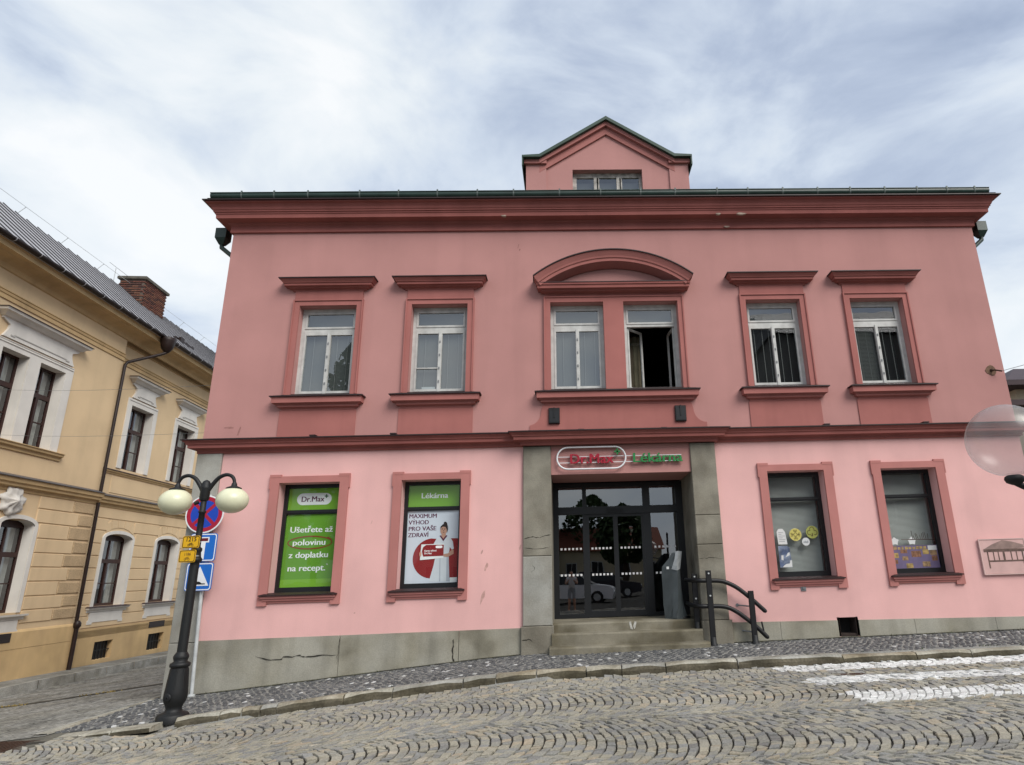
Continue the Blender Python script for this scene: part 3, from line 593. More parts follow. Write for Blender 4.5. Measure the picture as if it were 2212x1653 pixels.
# --- gutter, roof
gz, gy, gr = 8.135, -.44, .085
mb = PMB(); rows = []
for q in (-7.72, 9.74):
    rows.append([(q, gy+gr*math.cos(R(a)), gz+gr*math.sin(R(a))) for a in range(150, 391, 20)])
mb.rows(rows, 0, False, True); mb.add(rows[0], [tuple(range(len(rows[0])))]); mb.add(rows[1], [tuple(range(len(rows[1])-1, -1, -1))])
mb.tube([(-7.72, gy-gr*.95, gz+.045), (9.74, gy-gr*.95, gz+.045)], .014, 6)
gut = mb.build('gutter', GREEN, pb); STRAP = mat('grey_green_strap', (.13, .16, .15), .5, .3, 5)
bxs = [-7.05, -6.35, -5.62, -4.5, -3.65, -2.8, -1.92, -1.12, -.1, .82, 1.72, 2.5, 3.45, 4.15, 4.95, 5.75, 6.5, 7.3, 8.05, 8.75, 9.4]
for q in bxs:
    mb = PMB(); rows = [[(q+dq, gy+(gr+.008)*math.cos(R(a)), gz+(gr+.008)*math.sin(R(a))) for a in range(150, 391, 20)] for dq in (-.016, .016)]
    mb.rows(rows, 0); mb.box(q-.016, q+.016, gy-gr-.012, gy-gr+.01, gz+.02, gz+.085); mb.build('gutter_bracket', STRAP, gut)
mb = PMB(); ev = [(WL-.45, -.42), (WR+.45, -.42), (WR+.45, BACK+.4), (WL-.45, BACK+.4)]; rz0 = 8.12
rp = [(WL+5, 5.3, 10.7), (WR-5, 5.3, 10.7)]
mb.add([(a, b, rz0) for a, b in ev]+rp, [(0, 1, 5, 4), (1, 2, 5), (2, 3, 4, 5), (3, 0, 4)])
mb.build('roof', GREENR, pb)
# --- dormer
dy = .22; dm = PMB()
GX = 1.05
wall_holes(dm, -.41, 2.54, 8.3, 9.44, [(.215, 1.885, 8.42, 9.25)], dy, .3)
dm.add([(-.41, dy, 9.44), (2.54, dy, 9.44), (2.54, dy, 9.46), (GX, dy, 10.45), (-.41, dy, 9.46)], [(0, 1, 2, 3, 4)])
dm.box(-.89, -.41, dy-.045, dy+3.5, 8.3, 9.42); dm.box(2.54, 3.0, dy-.045, dy+3.5, 8.3, 9.42)
dorm = dm.build('dormer', PINK_UP, pb)
mb = PMB()                       # raking cornice: outer line and inner line
for sg in (-1, 1):
    X = lambda t: GX+sg*t
    def rake(ho, hi, y0):       # band between raised offsets
        P = [(X(0), 10.53-ho), (X(1.62), 9.46-ho), (X(1.62), 9.46-hi), (X(0), 10.53-hi)]
        if sg < 0: P = P[::-1]
        mb.prism(P[::-1] if True else P, y0, dy+.05)
    rake(.0, .11, dy-.13); rake(.11, .31, dy-.05)
mb.box(-.93, -.40, dy-.11, dy+.1, 9.36, 9.47); mb.box(2.53, 3.04, dy-.11, dy+.1, 9.36, 9.47)
mb.build('dormer_gable_moulding', mat('rose_gable_moulding', (.40, .165, .148), .92, .12, 1.2, .14, 80), dorm)
mb = PMB()
for sg in (-1, 1):
    P = [(GX, 10.62), (GX+sg*1.62, 9.545), (GX+sg*2.03, 9.52), (GX+sg*2.03, 9.47), (GX+sg*1.60, 9.47), (GX, 10.53)]
    if sg > 0: P = P[::-1]
    mb.prism(P, dy-.21, dy+4.5)
mb.box(GX-2.03, GX-2.0, dy-.2, dy+3, 9.25, 9.5); mb.box(GX+2.0, GX+2.03, dy-.2, dy+3, 9.25, 9.5)
mb.prism([(GX+1.95, 8.2), (GX+2.3, 8.2), (GX+1.95, 8.85)], dy+.2, dy+.6); mb.prism([(GX-1.95, 8.2), (GX-1.95, 8.85), (GX-2.3, 8.2)], dy+.2, dy+.6)
mb.build('dormer_roof', GREENR, dorm)
mb = PMB(); yf = dy+.16
mb.box(.215, 1.885, yf, yf+.06, 9.13, 9.25); mb.box(.215, .28, yf, yf+.06, 8.42, 9.13); mb.box(1.82, 1.885, yf, yf+.06, 8.42, 9.13)
for q in (.76, 1.31): mb.box(q-.035, q+.035, yf-.02, yf+.06, 8.42, 9.13)
for k in range(3):
    a = .28+k*.55+(.0 if k == 0 else .0); mb.box(a+.0, a+.03, yf+.005, yf+.05, 8.42, 9.13); mb.box(a+.45, a+.48, yf+.005, yf+.05, 8.42, 9.13)
mb.build('dormer_window_frame', OLDP, dorm)
for k in range(3):
    a = .30+k*.55; mb = PMB(); mb.add([(a, yf+.03, 8.42), (a+.46, yf+.03, 8.42), (a+.46, yf+.03, 9.12), (a, yf+.03, 9.12)], [(0, 1, 2, 3)]); mb.build('dormer_pane', GLASS_UP, dorm)
mb = PMB(); mb.box(.22, 1.88, yf+.12, yf+.14, 8.42, 9.06); mb.build('dormer_blind', BLIND, dorm)

# --- upper windows
def upper_window(a, b, idx, open_=False):
    mb = PMB(); y = .18; zt, z0 = UIT, US
    mb.box(a, a+.075, y, y+.08, z0, zt); mb.box(b-.075, b, y, y+.08, z0, zt); mb.box(a+.075, b-.075, y, y+.08, zt-.085, zt); mb.box(a+.075, b-.075, y, y+.08, z0, z0+.05)
    mb.box(a+.075, b-.075, y+.003, y+.08, 5.165, 5.225)
    wn = mb.build('window', WHITEP, pb)
    for (c, d) in ((5.225, zt-.085),):
        mb = PMB(); mb.box(a+.075, a+.115, y-.012, y+.05, c, d); mb.box(b-.115, b-.075, y-.012, y+.05, c, d); mb.box(a+.115, b-.115, y-.012, y+.05, c, c+.04); mb.box(a+.115, b-.115, y-.012, y+.05, d-.04, d); mb.build('top_sash', WHITEP, wn)
        mb = PMB(); mb.add([(a+.11, y+.02, c+.03), (b-.11, y+.02, c+.03), (b-.11, y+.02, d-.03), (a+.11, y+.02, d-.03)], [(0, 1, 2, 3)]); mb.build('top_pane', GLASS_UP, wn)
    cx = (a+b)/2
    if not open_:
        for (p, q) in ((a+.075, cx), (cx, b-.075)):
            mb = PMB(); c, d = z0+.05, 5.165
            mb.box(p, p+.04, y-.012, y+.05, c, d); mb.box(q-.04, q, y-.012, y+.05, c, d); mb.box(p+.04, q-.04, y-.012, y+.05, d-.09, d); mb.box(p+.04, q-.04, y-.012, y+.05, c, c+.05)
            mb.build('sash', WHITEP, wn)
            mb = PMB(); mb.add([(p+.03, y+.02, c+.03), (q-.03, y+.02, c+.03), (q-.03, y+.02, d-.06), (p+.03, y+.02, d-.06)], [(0, 1, 2, 3)]); mb.build('pane', GLASS_UP, wn)
        mb = PMB(); mb.box(cx-.03, cx+.03, y-.028, y-.012, z0+.03, 5.12)
        for k in range(4): mb.box(cx-.012, cx+.012, y-.04, y-.028, 3.95+k*.3, 4.0+k*.3, 1)
        mb.build('mullion', [WHITEP, GREYM], wn)
    else:
        mb = PMB(); c, d = z0+.03, 5.165       # left leaf swung inwards on its hinge
        L_ = .50; th = R(44); ux, uy = math.cos(th), math.sin(th)
        def lp(s0, s1, zz0, zz1, t=.02):
            P = [(a+.08+ux*s_-uy*t_, y+.05+uy*s_+ux*t_) for s_, t_ in ((s0, -t), (s1, -t), (s1, t), (s0, t))]; mb.vprism(P, zz0, zz1)
        lp(0, .045, c, d); lp(L_-.045, L_, c, d); lp(.045, L_-.045, d-.05, d); lp(.045, L_-.045, c, c+.05); mb.build('open_sash', WHITEP, wn)
        mb = PMB(); mb.add([(a+.08+ux*.03, y+.05+uy*.03, c+.03), (a+.08+ux*(L_-.03), y+.05+uy*(L_-.03), c+.03), (a+.08+ux*(L_-.03), y+.05+uy*(L_-.03), d-.03), (a+.08+ux*.03, y+.05+uy*.03, d-.03)], [(0, 1, 2, 3)]); mb.build('pane', GLASS_UP, wn)
        mb = PMB(); mb.rows([[(a+.12+.07*k, y+.50+.03*math.sin(k*1.9), z0+.03) for k in range(5)], [(a+.12+.07*k, y+.50+.03*math.sin(k*1.9), 5.12) for k in range(5)]]); mb.build('curtain', mat('tan_curtain', (.30, .25, .17), .9, .2, 4), wn)
        mb = PMB(); P = R(96); ux, uy = math.cos(P), math.sin(P)
        def rp_(s0, s1, zz0, zz1, t=.02):
            Q = [(b-.09+ux*s_-uy*t_, y+.05+uy*s_+ux*t_) for s_, t_ in ((s0, -t), (s1, -t), (s1, t), (s0, t))]; mb.vprism(Q, zz0, zz1)
        rp_(0, .045, c, d); rp_(L_-.045, L_, c, d); rp_(.045, L_-.045, d-.05, d); rp_(.045, L_-.045, c, c+.05); mb.build('open_sash', WHITEP, wn)
    # blinds and cords behind the panes
    dark = idx == 5
    if not open_:
        mb = PMB(); 
        if idx in (4, 5): mb.add([(a+.08, y+.30, z0+.03), (b-.08, y+.30, z0+.03), (b-.08, y+.30, 5.1), (a+.08, y+.30, 5.1)], [(0, 1, 2, 3)])
        else: mb.add([(a+.08, y+.10, z0+.03), (b-.08, y+.10, z0+.03), (b-.08, y+.10, 5.1), (a+.08, y+.10, 5.1)], [(0, 1, 2, 3)])
        mb.build('blind', DARKI if idx in (4,) else (BLIND if idx != 5 else DARKI), wn)
        mb = PMB()
        for q in ((a+.27, cx+.16, cx+.38) if idx < 4 else (a+.2, a+.38, cx-.08, cx+.16, cx+.34)): mb.box(q-.005, q+.005, y+.075, y+.085, z0+.03, 5.08)
        mb.build('blind_cord', CORD, wn)
        if idx == 5:
            mb = PMB()
            for k in range(44): mb.box(a+.10, cx-.05, y+.07, y+.078, z0+.08+k*.031, z0+.10+k*.031)
            mb.build('slatted_blind', BLIND, wn, kind='stuff')
        if idx == 1:
            mb = PMB(); mb.box(a+.11, cx-.035, y-.014, y+.02, 4.27, 4.295); mb.build('sash_bar', WHITEP, wn)
            mb = PMB(); mb.box(cx-.36, cx-.08, y+.03, y+.035, z0+.08, z0+.16); mb.build('paper_note', PAPER, wn)
    mb = PMB()
    mb.add([(a+.08, y+.13, 5.2), (b-.08, y+.13, 5.2), (b-.08, y+.13, zt), (a+.08, y+.13, zt)], [(0, 1, 2, 3)]); mb.build('top_blind', BLIND if not dark else DARKI, wn)
    return wn
def surround(a, b, ol, orr, mid=None):
    mb = PMB(); n = -.05
    for (x0, x1) in ((ol, a), (b, orr)):
        mb.box(x0, x1, n+.02, .0, US-.02, UOT)
    mb.box(a, b, n+.02, 0, UIT, UOT)
    if mid: mb.box(mid[0], mid[1], n+.02, 0, US-.02, UIT)
    # inner fillet, proud of the band
    e = .035
    return mb, e
wins = []
for i in range(6):
    wn = upper_window(*UW[i], i, open_=(i == 3)); wins.append(wn)
SPL = [(.0, 3.35), (.03, 3.352), (.03, 3.385), (.06, 3.40), (.10, 3.41), (.105, 3.455), (.13, 3.46), (.135, 3.475), (.185, 3.48), (.19, 3.60)]
HP_ = [(.0, 6.02), (.03, 6.025), (.04, 6.06), (.10, 6.075), (.115, 6.10), (.17, 6.105), (.175, 6.155), (.195, 6.16), (.20, 6.175), (.235, 6.22), (.245, 6.24)]
def window_trim(wn, ol, orr, a, b, il=None, ir=None, single=True, pl=None, pr_=None):
    mb = PMB()
    mb.box(ol, a, -.04, .0, US-.03, UOT); mb.box(b, orr, -.04, 0, US-.03, UOT); mb.box(a, b, -.04, 0, UIT, UOT)
    if il is not None: mb.box(il, ir, -.04, .0, US-.03, UIT)
    mb.box(ol-.0, orr+.0, -.062, -.04, UOT-.035, UOT-.012); mb.box(ol, ol+.028, -.062, -.04, US-.03, UOT-.035); mb.box(orr-.028, orr, -.062, -.04, US-.03, UOT-.035)
    mb.build('surround', TRIM_MID, wn)
    mb = PMB(); mb.box(ol+.02, orr-.02, -.03, 0, UOT, 6.03); mb.build('frieze', TRIM_MID, wn)
    mb = PMB(); mb.moulding(SPL, straight(ol+.03, orr-.03)); mb.build('sill', TRIM_MID if not single else TRIM_MID, wn)
    mb = PMB(); mb.moulding([(.17, 3.602), (.225, 3.602), (.225, 3.622), (.0, 3.70)], straight(ol+.03, orr-.03)); mb.box(a, b, 0, .2, 3.68, 3.71); mb.build('sill_sheet', SHEET, wn)
    if single:
        mb = PMB(); mb.moulding(HP_, straight(ol-.01, orr+.01)); mb.build('hood', TRIM, wn)
        mb = PMB(); mb.moulding([(.235, 6.242), (.268, 6.242), (.268, 6.262), (.0, 6.32)], straight(ol-.01, orr+.01)); mb.build('hood_sheet', SHEET, wn)
    if pl is not None:
        mb = PMB(); mb.box(pl, pr_, -.022, 0, 2.80, 3.352); mb.build('apron', TRIM_MID, wn)
window_trim(wins[0], -5.883, -4.392, *UW[0], pl=-5.924, pr_=-4.373)
window_trim(wins[1], -3.476, -1.997, *UW[1], pl=-3.504, pr_=-1.978)
window_trim(wins[4], 3.846, 5.33, *UW[4], pl=3.827, pr_=5.364)
window_trim(wins[5], 6.181, 7.663, *UW[5], pl=6.153, pr_=7.689)
window_trim(wins[2], -.489, 2.583, UW[2][0], UW[3][1], il=UW[2][1], ir=UW[3][0], single=False)
# shaped apron under the middle pair
mb = PMB(); P = [(-.80, 2.80), (2.90, 2.80), (2.895, 2.93)]+[(2.63+.26*(1-math.sin(R(t))), 2.93+.30*(1-math.cos(R(t)))) for t in range(10, 91, 16)]+[(2.60, 3.352), (-.53, 3.352)]+[(-.56-.26*(1-math.sin(R(t))), 2.93+.30*(1-math.cos(R(t)))) for t in range(90, 9, -16)]+[(-.795, 2.93)]
mb.prism(P, -.022, .0); mb.build('shaped_apron', TRIM_MID, pb)
# segmental hood over the middle pair
HX, HR, HZ = 1.045, 2.737, 4.05
a_end = math.degrees(math.acos(1.735/HR))
prof = [(-.30, .02), (-.30, .05), (-.235, .22), (-.225, .26), (-.16, .265), (-.15, .285), (-.11, .295), (-.08, .31), (-.03, .335), (.0, .345), (.0, .0)]      # (radial offset, proud)
mb = PMB(); n = 40; rows = []
for (dr, d) in prof:
    rows.append([(HX+(HR+dr)*math.cos(R(180-a_end-(180-2*a_end)*k/n)), -d, max(HZ+(HR+dr)*math.sin(R(180-a_end-(180-2*a_end)*k/n)), 5.99)) for k in range(n+1)])
mb.rows(rows); mb.add([r[0] for r in rows], [tuple(range(len(rows)))]); mb.add([r[-1] for r in rows], [tuple(range(len(rows)-1, -1, -1))])
hood = mb.build('segmental_hood', TRIM_MID, pb)
mb = PMB(); rows = []
for (dr, d) in [(.002, .30), (.004, .372), (.024, .372), (.05, .0)]:
    rows.append([(HX+(HR+dr)*math.cos(R(180-a_end-(180-2*a_end)*k/n)), -d, HZ+(HR+dr)*math.sin(R(180-a_end-(180-2*a_end)*k/n))) for k in range(n+1)])
mb.rows(rows); mb.build('hood_sheet', SHEET, hood)
mb = PMB(); LP = [(.0, 5.84), (.03, 5.845), (.04, 5.88), (.15, 5.90), (.155, 5.93), (.225, 5.94), (.23, 6.01), (.25, 6.015), (.255, 6.055)]
mb.moulding(LP, straight(-.39, 2.48)); mb.build('hood_ledge', TRIM, hood)
mb = PMB(); mb.moulding([(.22, 6.057), (.265, 6.057), (.265, 6.072), (.0, 6.11)], straight(-.32, 2.41)); mb.build('ledge_sheet', SHEET, hood)

# --- ground floor windows
LPROF = [(.0, -.405), (.03, -.40), (.035, -.365), (.06, -.36), (.065, -.325), (.09, -.315), (.095, -.275)]
def lower_window(i, ol, orr):
    a, b = LWN[i]; mb = PMB(); y = .25; c, d = LIB, LIT
    mb.box(a, a+.075, y, y+.07, c, d); mb.box(b-.075, b, y, y+.07, c, d); mb.box(a+.075, b-.075, y, y+.07, d-.075, d); mb.box(a+.075, b-.075, y, y+.07, c, c+.09); mb.box(a+.075, b-.075, y, y+.07, 1.275, 1.355); mb.box(a+.075, b-.075, y-.015, y, 1.30, 1.33)
    wn = mb.build('shop_window', BLACKF, pb)
    for p, q in ((c+.08, 1.28), (1.35, d-.07)):
        mb = PMB(); mb.add([(a+.07, y+.03, p), (b-.07, y+.03, p), (b-.07, y+.03, q), (a+.07, y+.03, q)], [(0, 1, 2, 3)]); mb.build('pane', GLASS_LO if i < 2 else MATS['right_shop_glass'], wn)
    mb = PMB(); e = .03
    mb.box(ol, a, -.045, 0, -.447, LIT+.11); mb.box(b, orr, -.045, 0, -.447, LIT+.11); mb.box(a, b, -.045, 0, LIT, LIT+.11)
    mb.box(ol-.02, ol+.20, -.05, 0, LIT+.11, LIT+.165); mb.box(orr-.20, orr+.02, -.05, 0, LIT+.11, LIT+.165); mb.box(ol+.2, orr-.2, -.045, 0, LIT+.11, LIT+.13)
    mb.box(ol-.022, ol, -.049, 0, LIT-.12, LIT+.11); mb.box(orr, orr+.022, -.049, 0, LIT-.12, LIT+.11)
    mb.build('surround', TRIM_LO, wn)
    mb = PMB(); mb.moulding(LPROF, straight(a-.01, b+.01, -.0)); mb.build('sill', TRIM_LO, wn)
    mb = PMB(); mb.moulding([(.07, -.272), (.12, -.272), (.12, -.25), (.0, -.215)], straight(a-.01, b+.01)); mb.box(a, b, 0, .26, -.235, -.216); mb.build('sill_sheet', SHEET, wn)
    return wn
MATS['right_shop_glass'] = glass('right_shop_glass', 1.7, (.8, .83, .83))
lw = [lower_window(i, o_, p_) for i, (o_, p_) in enumerate(((-5.926, -4.394), (-3.515, -1.999), (3.872, 5.396), (6.231, 7.744)))]
for i in (2, 3):
    a, b = LWN[i]; mb = PMB(); k = 0; z = LIB+.1
    while z < LIT-.08:
        mb.add([(a+.09, .40, z), (b-.09, .40, z), (b-.09, .417, z+.020), (a+.09, .417, z+.020)], [(0, 1, 2, 3)]); z += .0235
    mb.build('slatted_blind', BLIND_L, lw[i], kind='stuff')
    mb = PMB(); mb.box(a+.48, a+.56, .44, .46, LIB, LIT); mb.add([(a+.05, .43, LIB), (b-.05, .43, LIB), (b-.05, .43, LIT), (a+.05, .43, LIT)], [(0, 1, 2, 3)]); mb.build('blind_backing', BLIND, lw[i])
# --- entrance door, plane y = 1.2
yd = 1.2; kx = 13.8/13.05
mb = PMB(); zd0, zd1 = -.93, 1.875; xs_ = [(-.366, -.25), (.27, .36), (1.60, 1.76), (2.33, 2.485)]
for p, q in xs_: mb.box(p, q, yd, yd+.08, zd0, zd1)
mb.box(-.25, 2.33, yd+.002, yd+.078, zd1-.09, zd1); mb.box(-.25, 2.33, yd-.03, yd+.082, 1.20, 1.36); mb.box(-.25, .27, yd+.002, yd+.078, zd0, zd0+.08); mb.box(1.76, 2.33, yd+.002, yd+.078, zd0, zd0+.08)
door = mb.build('entrance_door', BLACKF, pb)
for p, q in ((.36, .985), (.985, 1.60)):
    mb = PMB(); mb.box(p, p+.05, yd+.01, yd+.06, zd0+.01, 1.20); mb.box(q-.05, q, yd+.01, yd+.06, zd0+.01, 1.20); mb.box(p+.05, q-.05, yd+.01, yd+.06, zd0+.01, zd0+.13); mb.box(p+.05, q-.05, yd+.01, yd+.06, 1.14, 1.20); mb.build('sliding_leaf', BLACKF, door)
for p, q in ((-.25, .27), (.41, .935), (1.035, 1.55), (1.76, 2.33)):
    mb = PMB(); mb.add([(p, yd+.035, zd0+.05), (q, yd+.035, zd0+.05), (q, yd+.035, 1.2), (p, yd+.035, 1.2)], [(0, 1, 2, 3)]); mb.build('pane', GLASS_DR, door)
for p, q in ((-.25, .27), (.36, 1.60), (1.76, 2.33)):
    mb = PMB(); mb.add([(p, yd+.035, 1.36), (q, yd+.035, 1.36), (q, yd+.035, zd1-.09), (p, yd+.035, zd1-.09)], [(0, 1, 2, 3)]); mb.build('transom_pane', GLASS_DR, door)
for z in (.475, -.065):
    for (p, q, n) in ((-.24, .26, 6), (.43, .90, 6), (1.06, 1.53, 6), (1.79, 2.30, 6)):
        for k in range(n):
            c_ = p+(q-p)*(k+.5)/n; mb = PMB(); mb.box(c_-.021, c_+.021, yd+.028, yd+.031, z-.021, z+.021); mb.build('square_marking', WHITE, door)
mb = PMB(); mb.box(.8, 1.15, yd-.06, yd-.03, 1.23, 1.30); mb.build('door_sensor', BLACKM, door)
# --- side downpipe hoppers
for sg, x0 in ((-1, WL), (1, WR)):
    mb = PMB(); cx_ = x0+sg*.40
    mb.box(cx_-.12, cx_+.12, .18, .42, 7.50, 7.74); mb.add([(cx_-.12, .18, 7.5), (cx_+.12, .18, 7.5), (cx_+.12, .42, 7.5), (cx_-.12, .42, 7.5), (cx_-.05, .25, 7.36), (cx_+.05, .25, 7.36), (cx_+.05, .35, 7.36), (cx_-.05, .35, 7.36)], [(0, 4, 5, 1), (1, 5, 6, 2), (2, 6, 7, 3), (3, 7, 4, 0)])
    mb.tube([(cx_, .3, 7.40), (cx_, .3, 7.30), (x0+sg*.14, .3, 7.08), (x0+sg*.09, .3, 6.9), (x0+sg*.09, .32, 2.95)], .05, 8); mb.build('downpipe', GREEN, pb)
for sg, q in ((0, 0),):     # thin weed stems on the roof edge
    pass

# ------------------------------------------------------------------ sign letters
ss = thing('shop_sign', 'red and green metal lettering with a white oval tube above the pharmacy entrance', 'sign', (.55, -.05, 2.2))
def rel(mb, o): mb.v = [(a-o.location.x, b-o.location.y, c-o.location.z) for a, b, c in mb.v]; return mb
x0, x1, zc, rr = -.02, .93, 2.213, .222
path = [(x0+rr*math.cos(R(a)), -.10, zc+rr*math.sin(R(a))) for a in range(90, 271, 12)]+[(x1+rr*math.cos(R(a)), -.10, zc+rr*math.sin(R(a))) for a in range(-90, 91, 12)]
mb = MB(); mb.tube(path, .017, 8, closed=True); rel(mb, ss).build('oval_tube', SIGNW, ss)
for z in (2.245, 2.125):
    mb = MB(); mb.box(-.23, 2.3, -.075, -.062, z-.006, z+.006); rel(mb, ss).build('mounting_rail', SIGNW, ss)
def letters(txt, x, z, size, width, ml, bold, parent, y=-.09, ext=.02):
    allV = text_geo(txt, size, bold)[0]; k = width/(max(v[0] for v in allV)-min(v[0] for v in allV)); m0 = min(v[0] for v in allV)
    for i, ch in enumerate(txt):
        V, F = text_geo(txt[:i+1], size, bold)[0], None
        e = max(v[0] for v in V); V1, F1 = text_geo(ch, size, bold, ext); e1 = max(v[0] for v in V1)
        mb = MB()
        for fq in (-1, 0, 1): mb.add([(x+(a+e-e1-m0)*k+.007*fq, y-d-.0007*fq, z+b) for a, b, d in V1], F1)
        rel(mb, parent).build('letter', ml, parent)
letters('Dr.Max', .03, 2.105, .28, .87, REDL, .0, ss); letters('Lékárna', 1.31, 2.105, .27, 1.0, GREENL, .0, ss)
mb = MB()
for a, b in ((.016, .06), (.06, .016)): mb.box(.985-a, .985+a, -.125, -.09 if a > .03 else -.089, 2.33-b, 2.33+b)
rel(mb, ss).build('plus_mark', GREENL, ss)

# ------------------------------------------------------------------ window films
FY = .29
def film(name, label, cat, x0, x1, z0, z1, mt):
    t = thing(name, label, cat, ((x0+x1)/2, FY, z0)); mb = MB(); mb.box(x0, x1, FY, FY+.003, z0, z1); rel(mb, t).build('sheet', mt, t); return t
def layer(t, name, mt, fn, lv):
    mb = MB(); fn(mb, FY-.0016*lv); rel(mb, t).build(name, mt, t)
def poly(pts): return lambda mb, y: mb.prism(pts, y, y+.001)
def stadium(x0, x1, z0, z1):
    r = (z1-z0)/2; return arc(x0+r, (z0+z1)/2, r, 90, 270, 10)+arc(x1-r, (z0+z1)/2, r, -90, 90, 10)
def ell(cx, cz, a, b, n=24): return [(cx+a*math.cos(6.2832*k/n), cz+b*math.sin(6.2832*k/n)) for k in range(n)]
def cross(cx, cz, s, t): return [(cx-t, cz-s), (cx+t, cz-s), (cx+t, cz-t), (cx+s, cz-t), (cx+s, cz+t), (cx+t, cz+t), (cx+t, cz+s), (cx-t, cz+s), (cx-t, cz+t), (cx-s, cz+t), (cx-s, cz-t), (cx-t, cz-t)]
A0, A1 = -5.695, -4.63
t = film('window_film', 'green film with a white lozenge logo in the top of the leftmost ground floor window', 'window film', A0, A1, 1.35, 1.80, FILMG)
layer(t, 'lozenge', FILMWH, poly(stadium(-5.515, -4.825, 1.455, 1.69)), 1)
layer(t, 'lettering', INKP, lambda mb, y: put_text(mb, 'Dr.Max', -5.43, y, 1.52, .155, 0, width=.45, fat=.004), 2)
layer(t, 'plus_mark', INKG, poly(cross(-4.93, 1.625, .036, .011)), 2)
t = film('window_film', 'green film with white lettering and a red ring in the leftmost ground floor window', 'window film', A0, A1, -.14, 1.27, FILMG2)
def tA(mb, y):
    for s_, x_, z_, w_ in (('Ušetřete až', -5.59, .915, .83), ('polovinu', -5.515, .665, .63), ('z doplatku', -5.565, .425, .76), ('na recept.', -5.565, .175, .72)): put_text(mb, s_, x_, y, z_, .165, 0, width=w_, fat=.0045)
    put_text(mb, '*', -4.82, y, .25, .08)
layer(t, 'lettering', FILMWH, tA, 2)
def ring(mb, y):
    o_, i_ = ell(-5.175, .715, .44, .132, 40), ell(-5.175, .715, .418, .108, 40)
    for k in range(40): mb.add([(o_[k][0], y, o_[k][1]), (o_[(k+1) % 40][0], y, o_[(k+1) % 40][1]), (i_[(k+1) % 40][0], y, i_[(k+1) % 40][1]), (i_[k][0], y, i_[k][1])], [(0, 1, 2, 3)])
    mb.add([(-4.87, y-.0005, .80), (-4.82, y-.0005, .82), (-4.75, y-.0005, .77), (-4.765, y-.0005, .755)], [(0, 1, 2, 3)])
layer(t, 'ring', mat('dull_red_pen', (.24, .05, .02), .5, 0), ring, 3)
layer(t, 'pale_strip', FILMG, poly([(A0, -.14), (A1, -.14), (A1, .02), (A0, .02)]), 1)
B0, B1 = -3.28, -2.235
t = film('window_film', 'green film with one white word in the top of the second ground floor window', 'window film', B0, B1, 1.355, 1.81, FILMG)
layer(t, 'lettering', FILMWH, lambda mb, y: put_text(mb, 'Lékárna', -3.025, y, 1.53, .155, 0, width=.53, fat=.0045), 1)
t = film('pharmacy_poster', 'pale poster of a woman in a white coat holding a red card in a window', 'poster', B0, B1, -.14, 1.275, FILMW)
def tB(mb, y):
    for k, (s_, w_) in enumerate((('MAXIMUM', .545), ('VÝHOD', .40), ('PRO VAŠE', .545), ('ZDRAVÍ', .405))): put_text(mb, s_, -3.25, y, 1.135-k*.124, .118, 0, fat=.0035, width=w_)
layer(t, 'lettering', INKP, tB, 1)
cxc, czc = -2.75, .345
layer(t, 'red_disc', INKR, poly([(B1-.005, .72), (cxc+.05, .72)]+arc(cxc, czc, .385, 95, 265, 20)+[(cxc+.05, -.035), (B1-.005, -.035)]), 1)
layer(t, 'coat_skirt', COAT, poly([(-2.80, -.10), (-2.395, -.10), (-2.415, .2), (-2.43, .42), (-2.68, .42), (-2.72, .2)]), 2)
layer(t, 'coat_body', COAT, poly([(-2.68, .36), (-2.43, .36), (-2.41, .55), (-2.37, .50), (-2.33, .52), (-2.355, .66), (-2.40, .725), (-2.50, .755), (-2.58, .755), (-2.68, .72), (-2.735, .62), (-2.72, .50), (-2.68, .50)]), 3)
layer(t, 'coat_fold', COATD, poly([(-2.60, -.1), (-2.575, -.1), (-2.59, .4), (-2.605, .4)]), 3)
layer(t, 'coat_shade', COATD, poly([(-2.46, -.1), (-2.395, -.1), (-2.415, .2), (-2.43, .42), (-2.47, .40)]), 3)
layer(t, 'collar', INKP, poly([(-2.62, .775), (-2.545, .665), (-2.465, .775), (-2.49, .785), (-2.545, .72), (-2.60, .785)]), 4)
layer(t, 'neck', SKIN, poly([(-2.585, .775), (-2.545, .715), (-2.50, .775), (-2.50, .84), (-2.58, .84)]), 5)
layer(t, 'face', SKIN, poly(ell(-2.543, .88, .066, .090, 20)), 6)
layer(t, 'hair', HAIRM, poly([(-2.615, .885), (-2.607, .955), (-2.575, .99), (-2.545, 1.01), (-2.545, 1.04), (-2.515, 1.052), (-2.485, 1.035), (-2.475, 1.00), (-2.462, .955), (-2.458, .90), (-2.475, .83), (-2.485, .90), (-2.51, .945), (-2.56, .955), (-2.60, .93)]), 7)
def facef(mb, y):
    for q in (-2.572, -2.522): mb.box(q-.012, q+.012, y, y+.0004, .894, .902); mb.box(q-.016, q+.016, y, y+.0004, .914, .920)
    mb.box(-2.558, -2.528, y, y+.0004, .834, .842)
    mb.box(-2.549, -2.541, y, y+.0004, .86, .885)
layer(t, 'facial_features', HAIRM, facef, 8)
layer(t, 'forearm', SKIN, poly([(-2.37, .50), (-2.335, .50), (-2.33, .42), (-2.45, .36), (-2.53, .37), (-2.53, .42), (-2.44, .43)]), 4)
layer(t, 'card', FILMWH, poly([(-2.99, .315), (-2.53, .345), (-2.525, .62), (-2.975, .615)]), 5)
layer(t, 'card_print', INKR, poly([(-2.93, .38), (-2.53, .385), (-2.53, .60), (-2.88, .605), (-2.94, .56), (-2.96, .48)]), 6)
layer(t, 'card_lozenge', FILMWH, poly(stadium(-2.69, -2.555, .535, .585)), 7)
